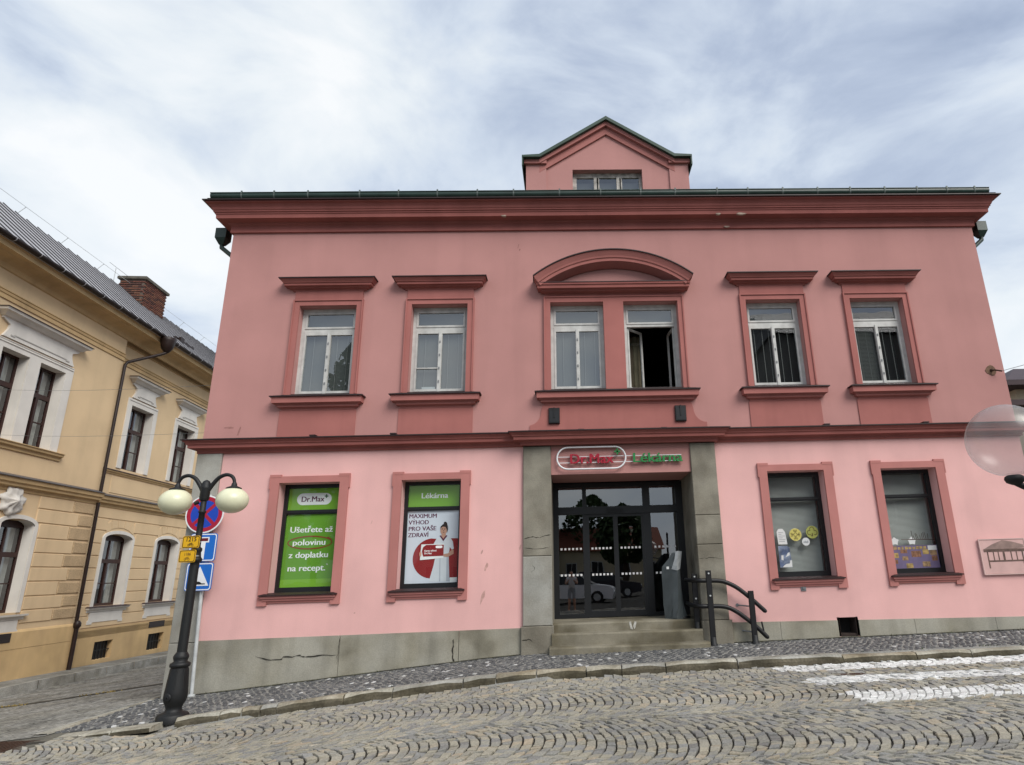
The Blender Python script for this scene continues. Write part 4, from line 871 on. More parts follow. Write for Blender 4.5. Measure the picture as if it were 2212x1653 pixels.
layer(t, 'card_lettering', FILMWH, lambda mb, y: (put_text(mb, 'Karta výhod', -2.91, y, .475, .048, .001), put_text(mb, 'Dr.Max', -2.91, y, .425, .048, .001)), 7)
layer(t, 'hand', SKIN, poly(ell(-2.985, .43, .022, .05, 12)), 7)
layer(t, 'corner_note', FILMWH, poly([(-2.385, -.12), (B1-.01, -.12), (B1-.01, -.03), (-2.385, -.03)]), 4)
# small things in the two right hand windows
SY = .272
def flat(name, label, cat, pts, mt, z0, group=None):
    t = thing(name, label, cat, (sum(p[0] for p in pts)/len(pts), SY, z0), group=group); mb = MB(); mb.prism(pts, SY, SY+.003); rel(mb, t).build('sheet', mt, t); return t
def flayer(t, name, mt, fn, lv=1):
    mb = MB(); fn(mb, SY-.0016*lv); rel(mb, t).build(name, mt, t)
t = flat('paper_notice', 'white printed paper notice stuck in the left of the two blind covered windows', 'notice', [(4.215, .415), (4.40, .415), (4.375, .66), (4.33, .72), (4.24, .72), (4.20, .66)], PAPER, .415)
flayer(t, 'print', PAPERT, lambda mb, y: [mb.box(4.235, 4.235+w_, y, y+.001, .47+.035*k, .478+.035*k) for k, w_ in enumerate((.12, .13, .08, .13, .06, .1))])
t = flat('round_sticker', 'round yellow sticker with a brown sun shaped emblem on the window', 'sticker', ell(4.585, .60, .125, .125, 28), GOLDS, .475)
def sunm(mb, y):
    o_, i_ = ell(4.585, .60, .042, .042, 20), ell(4.585, .60, .030, .030, 20)
    for k in range(20): mb.add([(o_[k][0], y, o_[k][1]), (o_[(k+1) % 20][0], y, o_[(k+1) % 20][1]), (i_[(k+1) % 20][0], y, i_[(k+1) % 20][1]), (i_[k][0], y, i_[k][1])], [(0, 1, 2, 3)])
    for k in range(4):
        c_, s_ = math.cos(k*math.pi/2), math.sin(k*math.pi/2)
        for P in ([(.046, -.006), (.098, -.006), (.098, .006), (.046, .006)], [(.062, -.034), (.072, -.034), (.072, .034), (.062, .034)], [(.072, -.034), (.1, -.034), (.1, -.024), (.072, -.024)], [(.072, .024), (.1, .024), (.1, .034), (.072, .034)]):
            mb.add([(4.585+a*c_-b*s_, y, .60+a*s_+b*c_) for a, b in P], [(0, 1, 2, 3)])
flayer(t, 'emblem', INKB, sunm)
t = flat('round_sticker', 'round olive sticker with a dark trefoil emblem on the window', 'sticker', ell(4.935, .64, .127, .127, 28), OLIVES, .513)
def tref(mb, y):
    def rg(cx, cz, a0, a1, r0=.036, r1=.050):
        P = arc(cx, cz, r1, a0, a1, 12); Q = arc(cx, cz, r0, a0, a1, 12)
        for k in range(12): mb.add([(P[k][0], y, P[k][1]), (P[k+1][0], y, P[k+1][1]), (Q[k+1][0], y, Q[k+1][1]), (Q[k][0], y, Q[k][1])], [(0, 1, 2, 3)])
    rg(4.935, .70, -20, 200); rg(4.878, .632, 60, 300); rg(4.992, .632, -120, 120)
    mb.box(4.925, 4.945, y, y+.0005, .56, .62); mb.box(4.905, 4.925, y, y+.0005, .56, .575)
flayer(t, 'emblem', INKB, tref)
t = flat('round_sticker', 'small round white sticker under the yellow and olive stickers', 'sticker', ell(4.785, .455, .08, .08, 24), PAPER, .375)
flayer(t, 'print', PAPERT, lambda mb, y: [mb.box(4.735+.026*k, 4.752+.026*k, y, y+.001, .43, .46+.012*(k % 2)) for k in range(4)])
t = flat('small_poster', 'blue grey poster low in the window beside the round stickers', 'poster', [(4.20, -.035), (4.455, -.035), (4.43, .35), (4.38, .385), (4.20, .385)], BLUEP, -.035)
flayer(t, 'white_patch', PAPER, poly([(4.25, -.03), (4.45, -.03), (4.45, .10), (4.42, .10), (4.40, .04), (4.33, .03), (4.28, .0)]))
flayer(t, 'figure_print', PAPER, lambda mb, y: (mb.prism([(4.24, .12), (4.28, .10), (4.29, .2), (4.25, .2)], y, y+.001), mb.prism([(4.33, .16), (4.42, .2), (4.42, .26), (4.38, .24)], y, y+.001)))
for q, lb in ((6.615, 'white paper star shape above the left end of the violet poster'), (6.975, 'white paper star shape above the middle of the violet poster')):
    pts = []
    for k in range(10):
        r_ = .095 if k % 2 == 0 else .066; a = R(90+36*k); pts.append((q+r_*math.cos(a), .41+r_*.9*math.sin(a)))
    t = flat('paper_star', lb, 'paper star', pts, PAPER, .33, 'paper stars in the window')
t = flat('photo_poster', 'violet poster with small photographs along the bottom of the rightmost window', 'poster', [(6.50, -.135), (7.475, -.135), (7.475, .32), (6.50, .32)], PURP, -.135)
def lett(mb, y): mb.box(6.65, 7.28, y, y+.001, .25, .31)
flayer(t, 'title_print', TANP[2], lambda mb, y: [mb.box(6.66+.075*k, 6.66+.075*k+random.uniform(.04, .065), y, y+.001, .245, .245+random.uniform(.04, .065)) for k in range(8)])
for k, (q, z, w_, h_) in enumerate(((6.52, .24, .12, .07), (6.70, .17, .14, .07), (6.55, .08, .1, .1), (6.72, .03, .12, .08), (6.92, .09, .2, .12), (7.16, .14, .13, .1), (7.31, .12, .14, .12), (7.33, .01, .12, .1), (6.78, -.12, .14, .09), (7.12, -.1, .16, .1), (6.52, -.03, .1, .08))):
    flayer(t, 'photo', TANP[k % 3], lambda mb, y: mb.box(q, q+w_, y, y+.001, z, z+h_), 1+.2*(k % 2))
flayer(t, 'white_label', PAPER, lambda mb, y: mb.box(7.28, 7.46, y, y+.001, .22, .31), 2)
mb = MB(); mb.tube([(6.76, SY, .44), (7.46, SY, .43)], .008, 6)
for k in range(9): 
    a = random.uniform(-1, 1); mb.tube([(7.15+.04*k-.15, SY, .44), (7.15+.04*k-.15+.05*a, SY, .52+.1*random.random())], .005, 4)
o = mb.build('dry_twig', RUST); o.location = (0, 0, 0); tag(o, 'dark dried twig lying across the rightmost window behind the paper stars', 'twig')

# ------------------------------------------------------------------ lamps and boxes on the pink facade
for q, lb in ((-.29, 'small black spotlight box left under the middle window sill'), (2.35, 'small black spotlight box right under the middle window sill')):
    t = thing('spotlight', lb, 'spotlight', (q, -.14, 3.12), group='spotlights above the entrance')
    mb = MB(); mb.box(-.115, .115, .065, .14, -.165, .165, 0, .008); mb.build('housing', BLACKM, t)
    mb = MB(); mb.box(-.095, .095, .060, .0655, -.14, .1); mb.build('front_cover', BLACKF, t)
    mb = MB(); mb.box(-.012, .012, .045, .06, -.05, .17); mb.build('bracket', BLACKM, t)
mb = MB(); mb.box(-.05, .05, -.02, .0, -.055, .055, 0, .006); mb.box(-.02, .02, -.035, -.02, -.02, .02)
o = mb.build('junction_plate', GREYM); o.location = (4.517, 0, -.43); tag(o, 'small grey metal plate on the wall below a ground floor window sill', 'wall plate')
t = thing('wire_anchor', 'rusty wire anchor in a broken plaster hole near the right corner', 'wire anchor', (9.22, -.002, 3.95))
mb = MB(); pts = [(.13*random.uniform(.75, 1.1)*math.cos(6.283*k/12), .12*random.uniform(.75, 1.1)*math.sin(6.283*k/12)) for k in range(12)]; mb.prism(pts, -.008, .03); mb.build('broken_plaster', mat('bare_brown_plaster', (.2, .12, .08), .95, .5, 14, .8, 30), t)
mb = MB(); mb.tube([(.0, .05, -.01), (.02, -.08, -.02), (.15, -.12, -.06)], .018, 6); mb.lathe([(.001, -.03), (.03, -.02), (.03, .02), (.001, .03)], .0, -.02, 8); mb.build('hook', RUST, t)
mb = MB(); mb.tube([(9.36, -.12, 3.89), (10.5, -.5, 4.12), (14, -1.5, 4.9)], .006, 5); o = mb.build('overhead_wire', GREYM); tag(o, 'thin overhead wire running right from the rusty wall anchor', 'wire')
for (z0, z1, lb) in ((4.02, 4.75, 'upper thin overhead wire in front of the ochre building'), (2.99, 3.55, 'lower thin overhead wire in front of the ochre building')):
    mb = MB(); P = [Vector((WL+.02, .25, z0)).lerp(Vector((-19.5, 4.4, z1+1.0)), k/10)-Vector((0, 0, .25*math.sin(math.pi*k/10))) for k in range(11)]; mb.tube(P, .0032, 5); o = mb.build('overhead_wire', GREYM); tag(o, lb, 'wire', None)
t = thing('notice_board', 'pale framed notice board with a brown house drawing on the wall at the right edge', 'notice board', (8.62, -.02, .08))
mb = MB(); mb.box(-.46, .46, -.025, .0, -.36, .30, 0, .006); mb.build('board', mat('pink_grey_board', (.60, .385, .36), .7, .15, 3), t)
mb = MB(); mb.box(-.47, -.455, -.035, 0, -.37, .31); mb.box(.455, .47, -.035, 0, -.37, .31); mb.box(-.455, .455, -.035, 0, .30, .315); mb.box(-.455, .455, -.035, 0, -.375, -.36); mb.build('board_frame', mat('rosy_pale_frame', (.62, .45, .42), .8, .1, 3), t)
INK1 = mat('pale_brown_wash', (.30, .205, .18), .7, .35, 6); INK2 = mat('brown_ink_wash', (.15, .095, .08), .7, .45, 9)
mb = MB(); mb.prism([(-.42, .10), (.0, .09), (.44, .13), (.43, .19), (.20, .255), (.02, .285), (-.22, .20)], -.0265, -.024); mb.build('wash', INK1, t)
mb = MB()
for a, b, c, d in ((-.40, .44, .06, .115), (-.34, -.315, -.25, .06), (.37, .395, -.25, .06), (-.02, .02, -.13, .06), (-.315, -.02, -.13, -.10), (.02, .37, -.13, -.10), (-.22, -.20, -.10, .06), (-.12, -.10, -.10, .06), (.14, .16, -.10, .06), (.25, .27, -.10, .06)): mb.box(a, b, -.0285, -.024, c, d)
mb.build('drawing', INK2, t, kind='stuff')
# bin / wrapped stand in the doorway
t = thing('covered_stand', 'tall stand wrapped in grey plastic sheeting beside the entrance door', 'covered stand', (2.10, .40, -.93))
LV = [(-.06, (-.25, .05), (-.075, -.24), (.19, -.10), (.02, .24)), (.02, (-.255, .05), (-.07, -.23), (.17, -.08), (.02, .24)), (.25, (-.265, .05), (-.03, -.22), (.115, -.07), (.02, .24)), (.55, (-.27, .05), (-.005, -.21), (.09, -.06), (.02, .24)), (.85, (-.275, .05), (.015, -.20), (.075, -.05), (.03, .24)), (.98, (-.265, .05), (.005, -.19), (.09, -.03), (.04, .24)), (1.12, (-.13, .05), (.03, -.12), (.12, .0), (.06, .2)), (1.25, (-.03, .05), (.07, -.04), (.15, .03), (.08, .12))]
mb = MB(); rows = []
for z, *P in LV:
    row = []
    for (a, b) in zip(P, P[1:]+P[:1]):
        for q in (0, .34, .67): row.append((a[0]+(b[0]-a[0])*q+random.gauss(0, .006), a[1]+(b[1]-a[1])*q+random.gauss(0, .006), z+random.gauss(0, .006)))
    rows.append(row)
mb.rows(rows, 0, True, False); mb.add(rows[-1], [tuple(range(12))]); mb.build('sheeting', PLASTIC, t)
mb = MB(); rows = [[(-.10, -.125, .93), (.0, -.215, .90), (.075, -.11, .93)], [(-.07, -.13, 1.0), (.0, -.205, .99), (.10, -.06, 1.0)], [(-.02, -.10, 1.12), (.03, -.135, 1.12), (.13, -.02, 1.13)], [(.02, -.03, 1.27), (.07, -.06, 1.28), (.16, .02, 1.27)]]; mb.rows(rows, 0, False, False); mb.build('clear_flap', PLASTICL, t)
mb = MB(); mb.box(-.19, -.14, -.09, -.075, .93, .98); mb.build('label_patch', PAPER, t)
mb = MB(); mb.lathe([(.16, -.0), (.16, .03), (.03, .04), (.03, 1.0)], .08, .0, 12); mb.build('stand_foot', BLACKM, t)
# handrail
t = thing('handrail', 'black bent tube handrail with three posts beside the entrance steps', 'handrail', (2.9, -.2, -1.38))
def L(p): return (p[0]-2.9, p[1]+.2, p[2]+1.38)
def smooth_path(P, n=6):
    P = [Vector(p) for p in P]; o_ = []
    for i in range(len(P)-1):
        a, b, c_, d = P[max(i-1, 0)], P[i], P[i+1], P[min(i+2, len(P)-1)]
        for k in range(n):
            q = k/n; o_.append(.5*((2*b)+(c_-a)*q+(2*a-5*b+4*c_-d)*q*q+(3*b-a-3*c_+d)*q**3))
    return o_+[P[-1]]
r1 = [(2.36, .75, -.22), (2.33, .45, -.22), (2.34, .05, -.222), (2.43, -.19, -.226), (2.64, -.2, -.233), (2.843, -.2, -.244), (2.975, -.2, -.28), (3.136, -.2, -.359), (3.294, -.2, -.476), (3.449, -.2, -.612), (3.662, -.2, -.815)]
r2 = [(2.36, .75, -.68), (2.33, .45, -.68), (2.34, .05, -.684), (2.43, -.19, -.690), (2.602, -.2, -.696), (2.824, -.2, -.703), (2.988, -.2, -.74), (3.147, -.2, -.828), (3.303, -.2, -.947), (3.456, -.2, -1.075), (3.655, -.2, -1.275)]
for rr_ in (r1, r2):
    mb = MB(); mb.tube([L(p) for p in smooth_path(rr_)], .041, 12); e = L(rr_[-1]); mb.lathe([(.001, e[2]-.036), (.026, e[2]-.025), (.041, e[2]), (.026, e[2]+.03), (.001, e[2]+.036)], e[0], e[1], 12); mb.build('rail', BLACKM, t)
for (q, y, z0, z1) in ((2.40, .02, -1.12, -.10), (2.625, -.25, -1.375, -.045), (3.41, -.25, -1.365, -.44)):
    mb = MB(); mb.box(q-.052, q+.052, y-.012, y+.03, z0+.02, z1, 0, .008); mb.v = [L(p) for p in mb.v]; po = mb.build('post', BLACKM, t)
    mb = MB(); mb.lathe([(.075, z0-.02), (.075, z0+.015), (.058, z0+.03), (.056, z0+.12), (.045, z0+.135)], q, y+.01, 14); mb.v = [L(p) for p in mb.v]; mb.build('foot_sleeve', CASTI, po)
    if q < 3:
        for zz in (z1-.055, z1-.46):
            mb = MB(); mb.tube([(q, y-.028, zz), (q, y-.01, zz)], .016, 10); mb.v = [L(p) for p in mb.v]; mb.build('bolt_cap', GALV, po)
for (q, z) in ((3.27, -.70), (3.30, -1.16)):
    mb = MB(); mb.tube([(q-.08, 0, z), (q+.1, -.18, z-.02)], .014, 6); mb.tube([(q-.08, -.02, z), (q-.08, .0, z)], .03, 8); mb.v = [L(p) for p in mb.v]; mb.build('wall_bracket', GREYM, t)
mb = MB(); mb.tube([(3.60, -.2, -1.18), (3.575, -.2, -1.0)], .016, 6); mb.v = [L(p) for p in mb.v]; mb.build('end_prong', BLACKM, t)

# ------------------------------------------------------------------ street lamp
LX, LY, LZ = -5.985, -2.12, -1.925
t = thing('street_lamp', 'black cast iron street lamp with two cream globes at the street corner', 'street lamp', (LX, LY, LZ))
lamp = t
mb = MB(); mb.lathe([(.215, -.04), (.215, .05), (.195, .075), (.12, .10), (.105, .14), (.115, .18), (.146, .24), (.158, .30), (.155, .38), (.146, .45), (.134, .58), (.118, .70), (.117, .715), (.135, .72), (.14, .745), (.135, .77), (.105, .785), (.09, .80), (.104, .84), (.106, .87), (.08, .915), (.070, .93)], 0, 0, 24)
for k in range(8):
    a = 2*math.pi*k/8+.3; mb.tube([(.142*math.cos(a), .142*math.sin(a), .42), (.117*math.cos(a), .117*math.sin(a), .69)], .012, 5)
a = R(-100); mb.lathe([(.001, 0), (.001, 0.001)], 0, 0, 4)
rows = [[(.157*math.cos(a)+r_*math.cos(q)*-math.sin(a), .157*math.sin(a)+r_*math.cos(q)*math.cos(a)-d, .31+r_*math.sin(q)) for q in [2*math.pi*k/14 for k in range(14)]] for r_, d in ((.06, 0), (.055, .015), (.03, .01), (.01, .02))]
mb.rows(rows, 0, True, True); mb.build('base', CASTI, t)
mb = MB(); mb.lathe([(.070, .92), (.066, 2.2), (.066, 2.25), (.095, 2.27), (.097, 2.30), (.075, 2.33), (.066, 2.40), (.078, 2.43), (.078, 2.46), (.048, 2.49), (.045, 3.02), (.058, 3.03), (.058, 3.05), (.045, 3.06), (.043, 3.30)], 0, 0, 18); mb.build('pole', CASTI, t)
mb = MB(); mb.lathe([(.06, 3.22), (.075, 3.26), (.072, 3.40), (.078, 3.42), (.078, 3.44), (.07, 3.46), (.066, 3.50), (.045, 3.54), (.012, 3.56)], 0, 0, 18); mb.build('pole_head', CASTI, t)
zc_ = 3.395
for sg in (-1, 1):
    mb = MB(); P = [(.05, 0, .0), (.105, 0, .09), (.19, 0, .195), (.30, 0, .245), (.395, 0, .22), (.445, 0, .15), (.455, 0, .06)]
    mb.tube([(sg*p[0], p[1], zc_+p[2]) for p in smooth_path(P, 4)], [.036-.012*k/24 for k in range(25)], 10); mb.build('arm', CASTI, t)
    g = empty('globe_lantern', t, (sg*.455, 0, 3.215))
    mb = MB(); mb.lathe([(.025, .30), (.04, .27), (.045, .235), (.115, .205), (.12, .195), (.115, .19), (.04, .186)], 0, 0, 20); mb.build('cap', CASTI, g)
    mb = MB(); mb.lathe([(max(.002, .242*math.cos(R(q))), .208*math.sin(R(q))-.0) for q in range(-90, 67, 6)], 0, 0, 32); mb.build('globe', GLOBE, g)
mb = MB(); mb.tube([(-.06, -.03, 3.20), (-.12, -.05, 3.17)], .03, 8); mb.build('lug', CASTI, t)
# two yellow route signs on the lamp
def plate(pts_r, w_, h_, r_):
    P = []
    for cx_, cz_, a0 in ((w_/2-r_, h_/2-r_, 0), (-w_/2+r_, h_/2-r_, 90), (-w_/2+r_, -h_/2+r_, 180), (w_/2-r_, -h_/2+r_, 270)): P += arc(cx_, cz_, r_, a0, a0+90, 5)
    return P
def bicycle(mb, cx_, cz_, s_, y, m=0):
    def ring_(cx, cz, r_):
        P, Q = ell(cx, cz, r_, r_, 16), ell(cx, cz, r_*.72, r_*.72, 16)
        for k in range(16): mb.add([(P[k][0], y, P[k][1]), (P[(k+1) % 16][0], y, P[(k+1) % 16][1]), (Q[(k+1) % 16][0], y, Q[(k+1) % 16][1]), (Q[k][0], y, Q[k][1])], [(0, 1, 2, 3)], m)
    ring_(cx_-.5*s_, cz_, .3*s_); ring_(cx_+.5*s_, cz_, .3*s_)
    for p, q in (((-.5, 0), (-.2, .42)), ((-.2, .42), (.3, .42)), ((.3, .42), (0, 0)), ((0, 0), (-.2, .42)), ((-.5, 0), (0, 0)), ((.5, 0), (.28, .58)), ((.2, .6), (.4, .56)), ((-.3, .5), (-.12, .5))):
        d = Vector((q[0]-p[0], q[1]-p[1])).normalized()*.045; nn = (-d.y, d.x)
        mb.add([(cx_+s_*(p[0]+nn[0]), y-.0005, cz_+s_*(p[1]+nn[1])), (cx_+s_*(p[0]-nn[0]), y-.0005, cz_+s_*(p[1]-nn[1])), (cx_+s_*(q[0]-nn[0]), y-.0005, cz_+s_*(q[1]-nn[1])), (cx_+s_*(q[0]+nn[0]), y-.0005, cz_+s_*(q[1]+nn[1]))], [(0, 1, 2, 3)], m)
for (q, z, num, lb, rz) in ((-6.02, .635, '1215', 'yellow cycle route sign reading 1215 on the street lamp', -6), (-6.045, .418, '1186', 'faded yellow cycle route sign just under the one reading 1215', -10)):
    t = thing('route_sign', lb, 'route sign', (q, -2.245, z), R(rz), 'cycle route signs on the lamp')
    mb = MB(); mb.prism(plate(0, .285, .19, .025), -.004, .004); mb.build('plate', YELS, t)
    mb = MB(); P, Q = plate(0, .270, .175, .022), plate(0, .250, .155, .018)
    for k in range(len(P)): mb.add([(P[k][0], -.0055, P[k][1]), (P[(k+1) % len(P)][0], -.0055, P[(k+1) % len(P)][1]), (Q[(k+1) % len(P)][0], -.0055, Q[(k+1) % len(P)][1]), (Q[k][0], -.0055, Q[k][1])], [(0, 1, 2, 3)])
    mb.build('border_line', mat('dark_border', (.035, .022, .005), .5, 0), t)
    mb = MB(); ink = mat('sign_ink', (.03, .02, .01), .5, 0) if num == '1215' else mat('faded_sign_ink', (.22, .12, .015), .5, 0)
    put_text(mb, num, 0, -.0062, .01, .092 if num == '1215' else .06, .0015, align='CENTER'); bicycle(mb, 0, -.048, .062, -.0062); mb.build('print', ink, t)
    mb = MB(); mb.box(-.06+(-5.985-q), .06+(-5.985-q), .004, .012, -.02, .02); mb.tube([((-5.985-q)+.06*math.cos(k*.5236), .125+.06*math.sin(k*.5236)-.045, 0) for k in range(12)], .006, 5, closed=True); mb.build('clamp', GALV, t)

# ------------------------------------------------------------------ traffic signs on the corner post
SPX, SPY = -6.94, -.13
mb = MB(); mb.tube([(.13, -.06, -1.93+1.95), (.0, .03, 1.95-.1), (-.10, .06, 1.95+1.66)], .031, 10); mb.lathe([(.032, .0), (.06, .0), (.06, .05), (.032, .06)], .13, -.06, 10)
o = mb.build('sign_post', GALV); o.location = (SPX, SPY, -1.95); tag(o, 'pale grey steel sign post standing at the stone house corner', 'post')
t = thing('no_stopping_sign', 'round blue traffic sign with a red border and red cross behind the street lamp', 'traffic sign', (-7.035, -.19, 1.277), group='traffic signs on the corner post')
mb = MB(); mb.prism(ell(0, 0, .36, .36, 40), -.004, .012); mb.build('plate', SIGNW, t)
def annul(mb, r0, r1, y, n=40):
    P, Q = ell(0, 0, r1, r1, n), ell(0, 0, r0, r0, n)
    for k in range(n): mb.add([(P[k][0], y, P[k][1]), (P[(k+1) % n][0], y, P[(k+1) % n][1]), (Q[(k+1) % n][0], y, Q[(k+1) % n][1]), (Q[k][0], y, Q[k][1])], [(0, 1, 2, 3)])
mb = MB(); mb.prism(ell(0, 0, .27, .27, 40), -.0055, -.004); mb.build('blue_field', SBLUED, t)
mb = MB(); annul(mb, .262, .335, -.007)
for sg in (-1, 1):
    c_ = math.cos(R(45)); 
    P = [(-.27, -.03), (.27, -.03), (.27, .03), (-.27, .03)]; mb.add([((a-b*sg)*c_, -.0072-.0003*sg, (a*sg+b)*c_) for a, b in P], [(0, 1, 2, 3) if sg > 0 else (0, 1, 2, 3)])
mb.build('red_border_and_cross', SRED, t)
mb = MB(); mb.box(-.03, .12, .012, .05, -.02, .02); mb.build('clamp', GALV, t)
t = thing('dead_end_sign', 'square blue dead end traffic sign under the round sign', 'traffic sign', (-6.985, -.185, .655), group='traffic signs on the corner post')
def sqsign(t, s_=.5):
    mb = MB(); mb.prism(plate(0, s_, s_*1.03, .05), -.004, .012); mb.build('plate', SBLUE, t)
    mb = MB(); P, Q = plate(0, s_-.02, s_*1.03-.02, .045), plate(0, s_-.055, s_*1.03-.055, .035)
    for k in range(len(P)): mb.add([(P[k][0], -.0055, P[k][1]), (P[(k+1) % len(P)][0], -.0055, P[(k+1) % len(P)][1]), (Q[(k+1) % len(P)][0], -.0055, Q[(k+1) % len(P)][1]), (Q[k][0], -.0055, Q[k][1])], [(0, 1, 2, 3)])
    mb.build('border_line', SIGNW, t)
    mb = MB(); mb.box(-.05, .1, .012, .05, -.02, .02); mb.build('clamp', GALV, t)
sqsign(t)
mb = MB(); mb.box(-.045, .045, -.0065, -.004, -.22, .14); mb.box(-.105, .105, -.0062, -.004, .09, .19); mb.build('stem', SIGNW, t)
mb = MB(); mb.box(-.085, .085, -.0085, -.0066, .115, .17); mb.build('red_bar', mat('dark_red_bar', (.13, .01, .015), .4, 0), t)
t = thing('speed_hump_sign', 'square blue speed hump traffic sign with a white triangle, lowest on the corner post', 'traffic sign', (-6.98, -.18, .12), group='traffic signs on the corner post')
sqsign(t, .49)
mb = MB(); mb.prism([(-.195, -.165), (.195, -.165), (.0, .185)], -.0065, -.004); mb.build('triangle', SIGNW, t)
mb = MB(); mb.prism([(-.12, -.14), (.13, -.14), (.13, -.122), (.06, -.118), (.04, -.095), (.0, -.085), (-.04, -.095), (-.06, -.118), (-.12, -.122)], -.0085, -.0066); mb.build('hump_symbol', SBLK, t)

# globe lamp at the right edge, near the camera
gx, gy_, gzc = 2.90, -8.55, .77
gl = thing('globe_lamp', 'large hazy clear glass globe lamp in front of the right end of the pink house', 'street lamp', (gx+.06, gy_, float(gz_road(gx, gy_))))
gm = bpy.data.materials.new('hazy_clear_globe'); gm.use_nodes = True; tt = gm.node_tree; tt.nodes.clear(); Lk = tt.links.new
o_ = tt.nodes.new('ShaderNodeOutputMaterial'); m1 = tt.nodes.new('ShaderNodeMixShader'); m2 = tt.nodes.new('ShaderNodeMixShader'); lwt = tt.nodes.new('ShaderNodeLayerWeight'); lwt.inputs[0].default_value = .25
trb = tt.nodes.new('ShaderNodeBsdfTransparent'); trb.inputs[0].default_value = (.95, .95, .95, 1); dfb = tt.nodes.new('ShaderNodeBsdfDiffuse'); dfb.inputs[0].default_value = (.55, .5, .5, 1); glb = tt.nodes.new('ShaderNodeBsdfGlossy'); glb.inputs['Roughness'].default_value = .3
nz = tt.nodes.new('ShaderNodeTexNoise'); nz.inputs['Scale'].default_value = 2; mr = tt.nodes.new('ShaderNodeMapRange'); mr.inputs[3].default_value = .08; mr.inputs[4].default_value = .30; Lk(nz.outputs[0], mr.inputs[0])
Lk(mr.outputs[0], m1.inputs[0]); Lk(trb.outputs[0], m1.inputs[1]); Lk(dfb.outputs[0], m1.inputs[2]); 
mu = tt.nodes.new('ShaderNodeMath'); mu.operation = 'MULTIPLY'; mu.inputs[1].default_value = .35; Lk(lwt.outputs['Facing'], mu.inputs[0])
Lk(mu.outputs[0], m2.inputs[0]); Lk(m1.outputs[0], m2.inputs[1]); Lk(glb.outputs[0], m2.inputs[2]); Lk(m2.outputs[0], o_.inputs[0])
dz = gzc-gl.location.z
mb = MB(); mb.lathe([(max(.002, .244*math.cos(R(q))), dz+.244*math.sin(R(q))) for q in range(-70, 91, 5)], 0, 0, 40); mb.build('globe', gm, gl)
mb = MB(); mb.lathe([(.02, dz-.30), (.05, dz-.285), (.06, dz-.262), (.055, dz-.245), (.04, dz-.236)], 0, 0, 20); mb.build('collar', CASTI, gl)
mb = MB(); mb.tube(smooth_path([(.0, 0, dz-.285), (.10, 0, dz-.33), (.28, .0, dz-.36), (.62, .0, dz-.32)]), .022, 8); mb.build('arm', CASTI, gl)
mb = MB(); mb.lathe([(.12, -.05), (.12, .25), (.08, .3), (.05, .4), (.042, dz+.5), (.02, dz+.55)], .64, 0, 16); mb.build('post', CASTI, gl)
# drain grate bottom left
t = thing('drain_grate', 'rusty iron drain grate between the setts at the left corner', 'drain grate', (-7.75, -2.95, float(gz_road(-7.75, -2.95))+.005))
mb = MB(); mb.box(-.42, .55, -.30, -.27, -.05, .008); mb.box(-.42, .55, .27, .30, -.05, .008); mb.box(-.42, -.39, -.27, .27, -.05, .008); mb.box(.52, .55, -.27, .27, -.05, .008); mb.build('frame', RUST, t)
for k in range(13):
    mb = MB(); mb.box(-.36+.068*k, -.325+.068*k, -.27, .27, -.04, .005); mb.build('bar', RUST, t)
mb = MB(); mb.box(-.6, .72, -.42, .42, -.06, -.045); mb.build('pit', DARKI, t)
mb = MB(); mb.box(-.2, .22, -.07, .05, -.03, .0); o = mb.build('ground_plate', RUST); o.location = (3.95, -3.0, float(gz_road(3.95, -3.0))+.004); tag(o, 'small dark flat plate above the second white crossing stripe', 'utility cover')  # small dark box set almost flush in the road

# ------------------------------------------------------------------ ochre building (local x along its wall, -y towards the street)
YP = Vector((-16.017, 6.907, 0.)); YA = R(90+3.833)
yb = thing('ochre_building', 'long ochre stucco school building with white window frames and a grey sheet roof', 'building', (YP.x, YP.y, 0), YA)
S0, S1, SB = -9., 17., 2.53        # SB: step between projecting and set back part
RY = .25                           # set back depth of the right part
HOLES_L = [(-5.0, -4.2, 4.06, 6.5), (-2.60, -1.60, 4.06, 6.55), (-1.17, -.11, 4.06, 6.55), (-1.25, .0, -.65, 1.93), (-5., -3.7, -.65, 1.93)]
UX = [(3.83, 5.25), (7.08, 8.5), (10.3, 11.7), (13.5, 14.9)]; LXW = [(3.72, 5.30), (6.95, 8.53), (10.2, 11.75), (13.4, 15.)]
HU = [(a, b, 4.14, 6.55) for a, b in UX]; HLo = [(a, b, -.66, 1.80) for a, b in LXW]
HB = [(4.11, 5.11, -2.43, -1.84), (7.32, 8.40, -2.47, -1.86), (10.6, 11.6, -2.5, -1.86)]
mb = MB(); wall_holes(mb, S0, SB, -3.2, 8.75, HOLES_L, 0, .35); mb.add([(SB, 0, -3.2), (SB, RY, -3.2), (SB, RY, 8.75), (SB, 0, 8.75)], [(0, 1, 2, 3)]); mb.add([(S0, 0, -3.2), (S0, 9., -3.2), (S0, 9., 8.75), (S0, 0, 8.75)], [(0, 3, 2, 1)]); mb.build('wall', YELP, yb)
mb = MB(); wall_holes(mb, SB, S1, -1.38, 8.8, HU+HLo, RY, .35); mb.add([(S1, RY, -3.2), (S1, 9., -3.2), (S1, 9., 8.8), (S1, RY, 8.8)], [(0, 1, 2, 3)]); mb.build('wall', YELP, yb)
mb = MB(); wall_holes(mb, SB, S1, -3.2, -1.38, HB, RY-.06, .35); mb.build('plinth', YELB, yb)
mb = MB(); mb.box(S0+.1, S1-.1, 1.6, 1.7, -3, 8.6); mb.build('inner_walls', mat('dim_room_wall', (.12, .10, .08), .9, 0), yb)
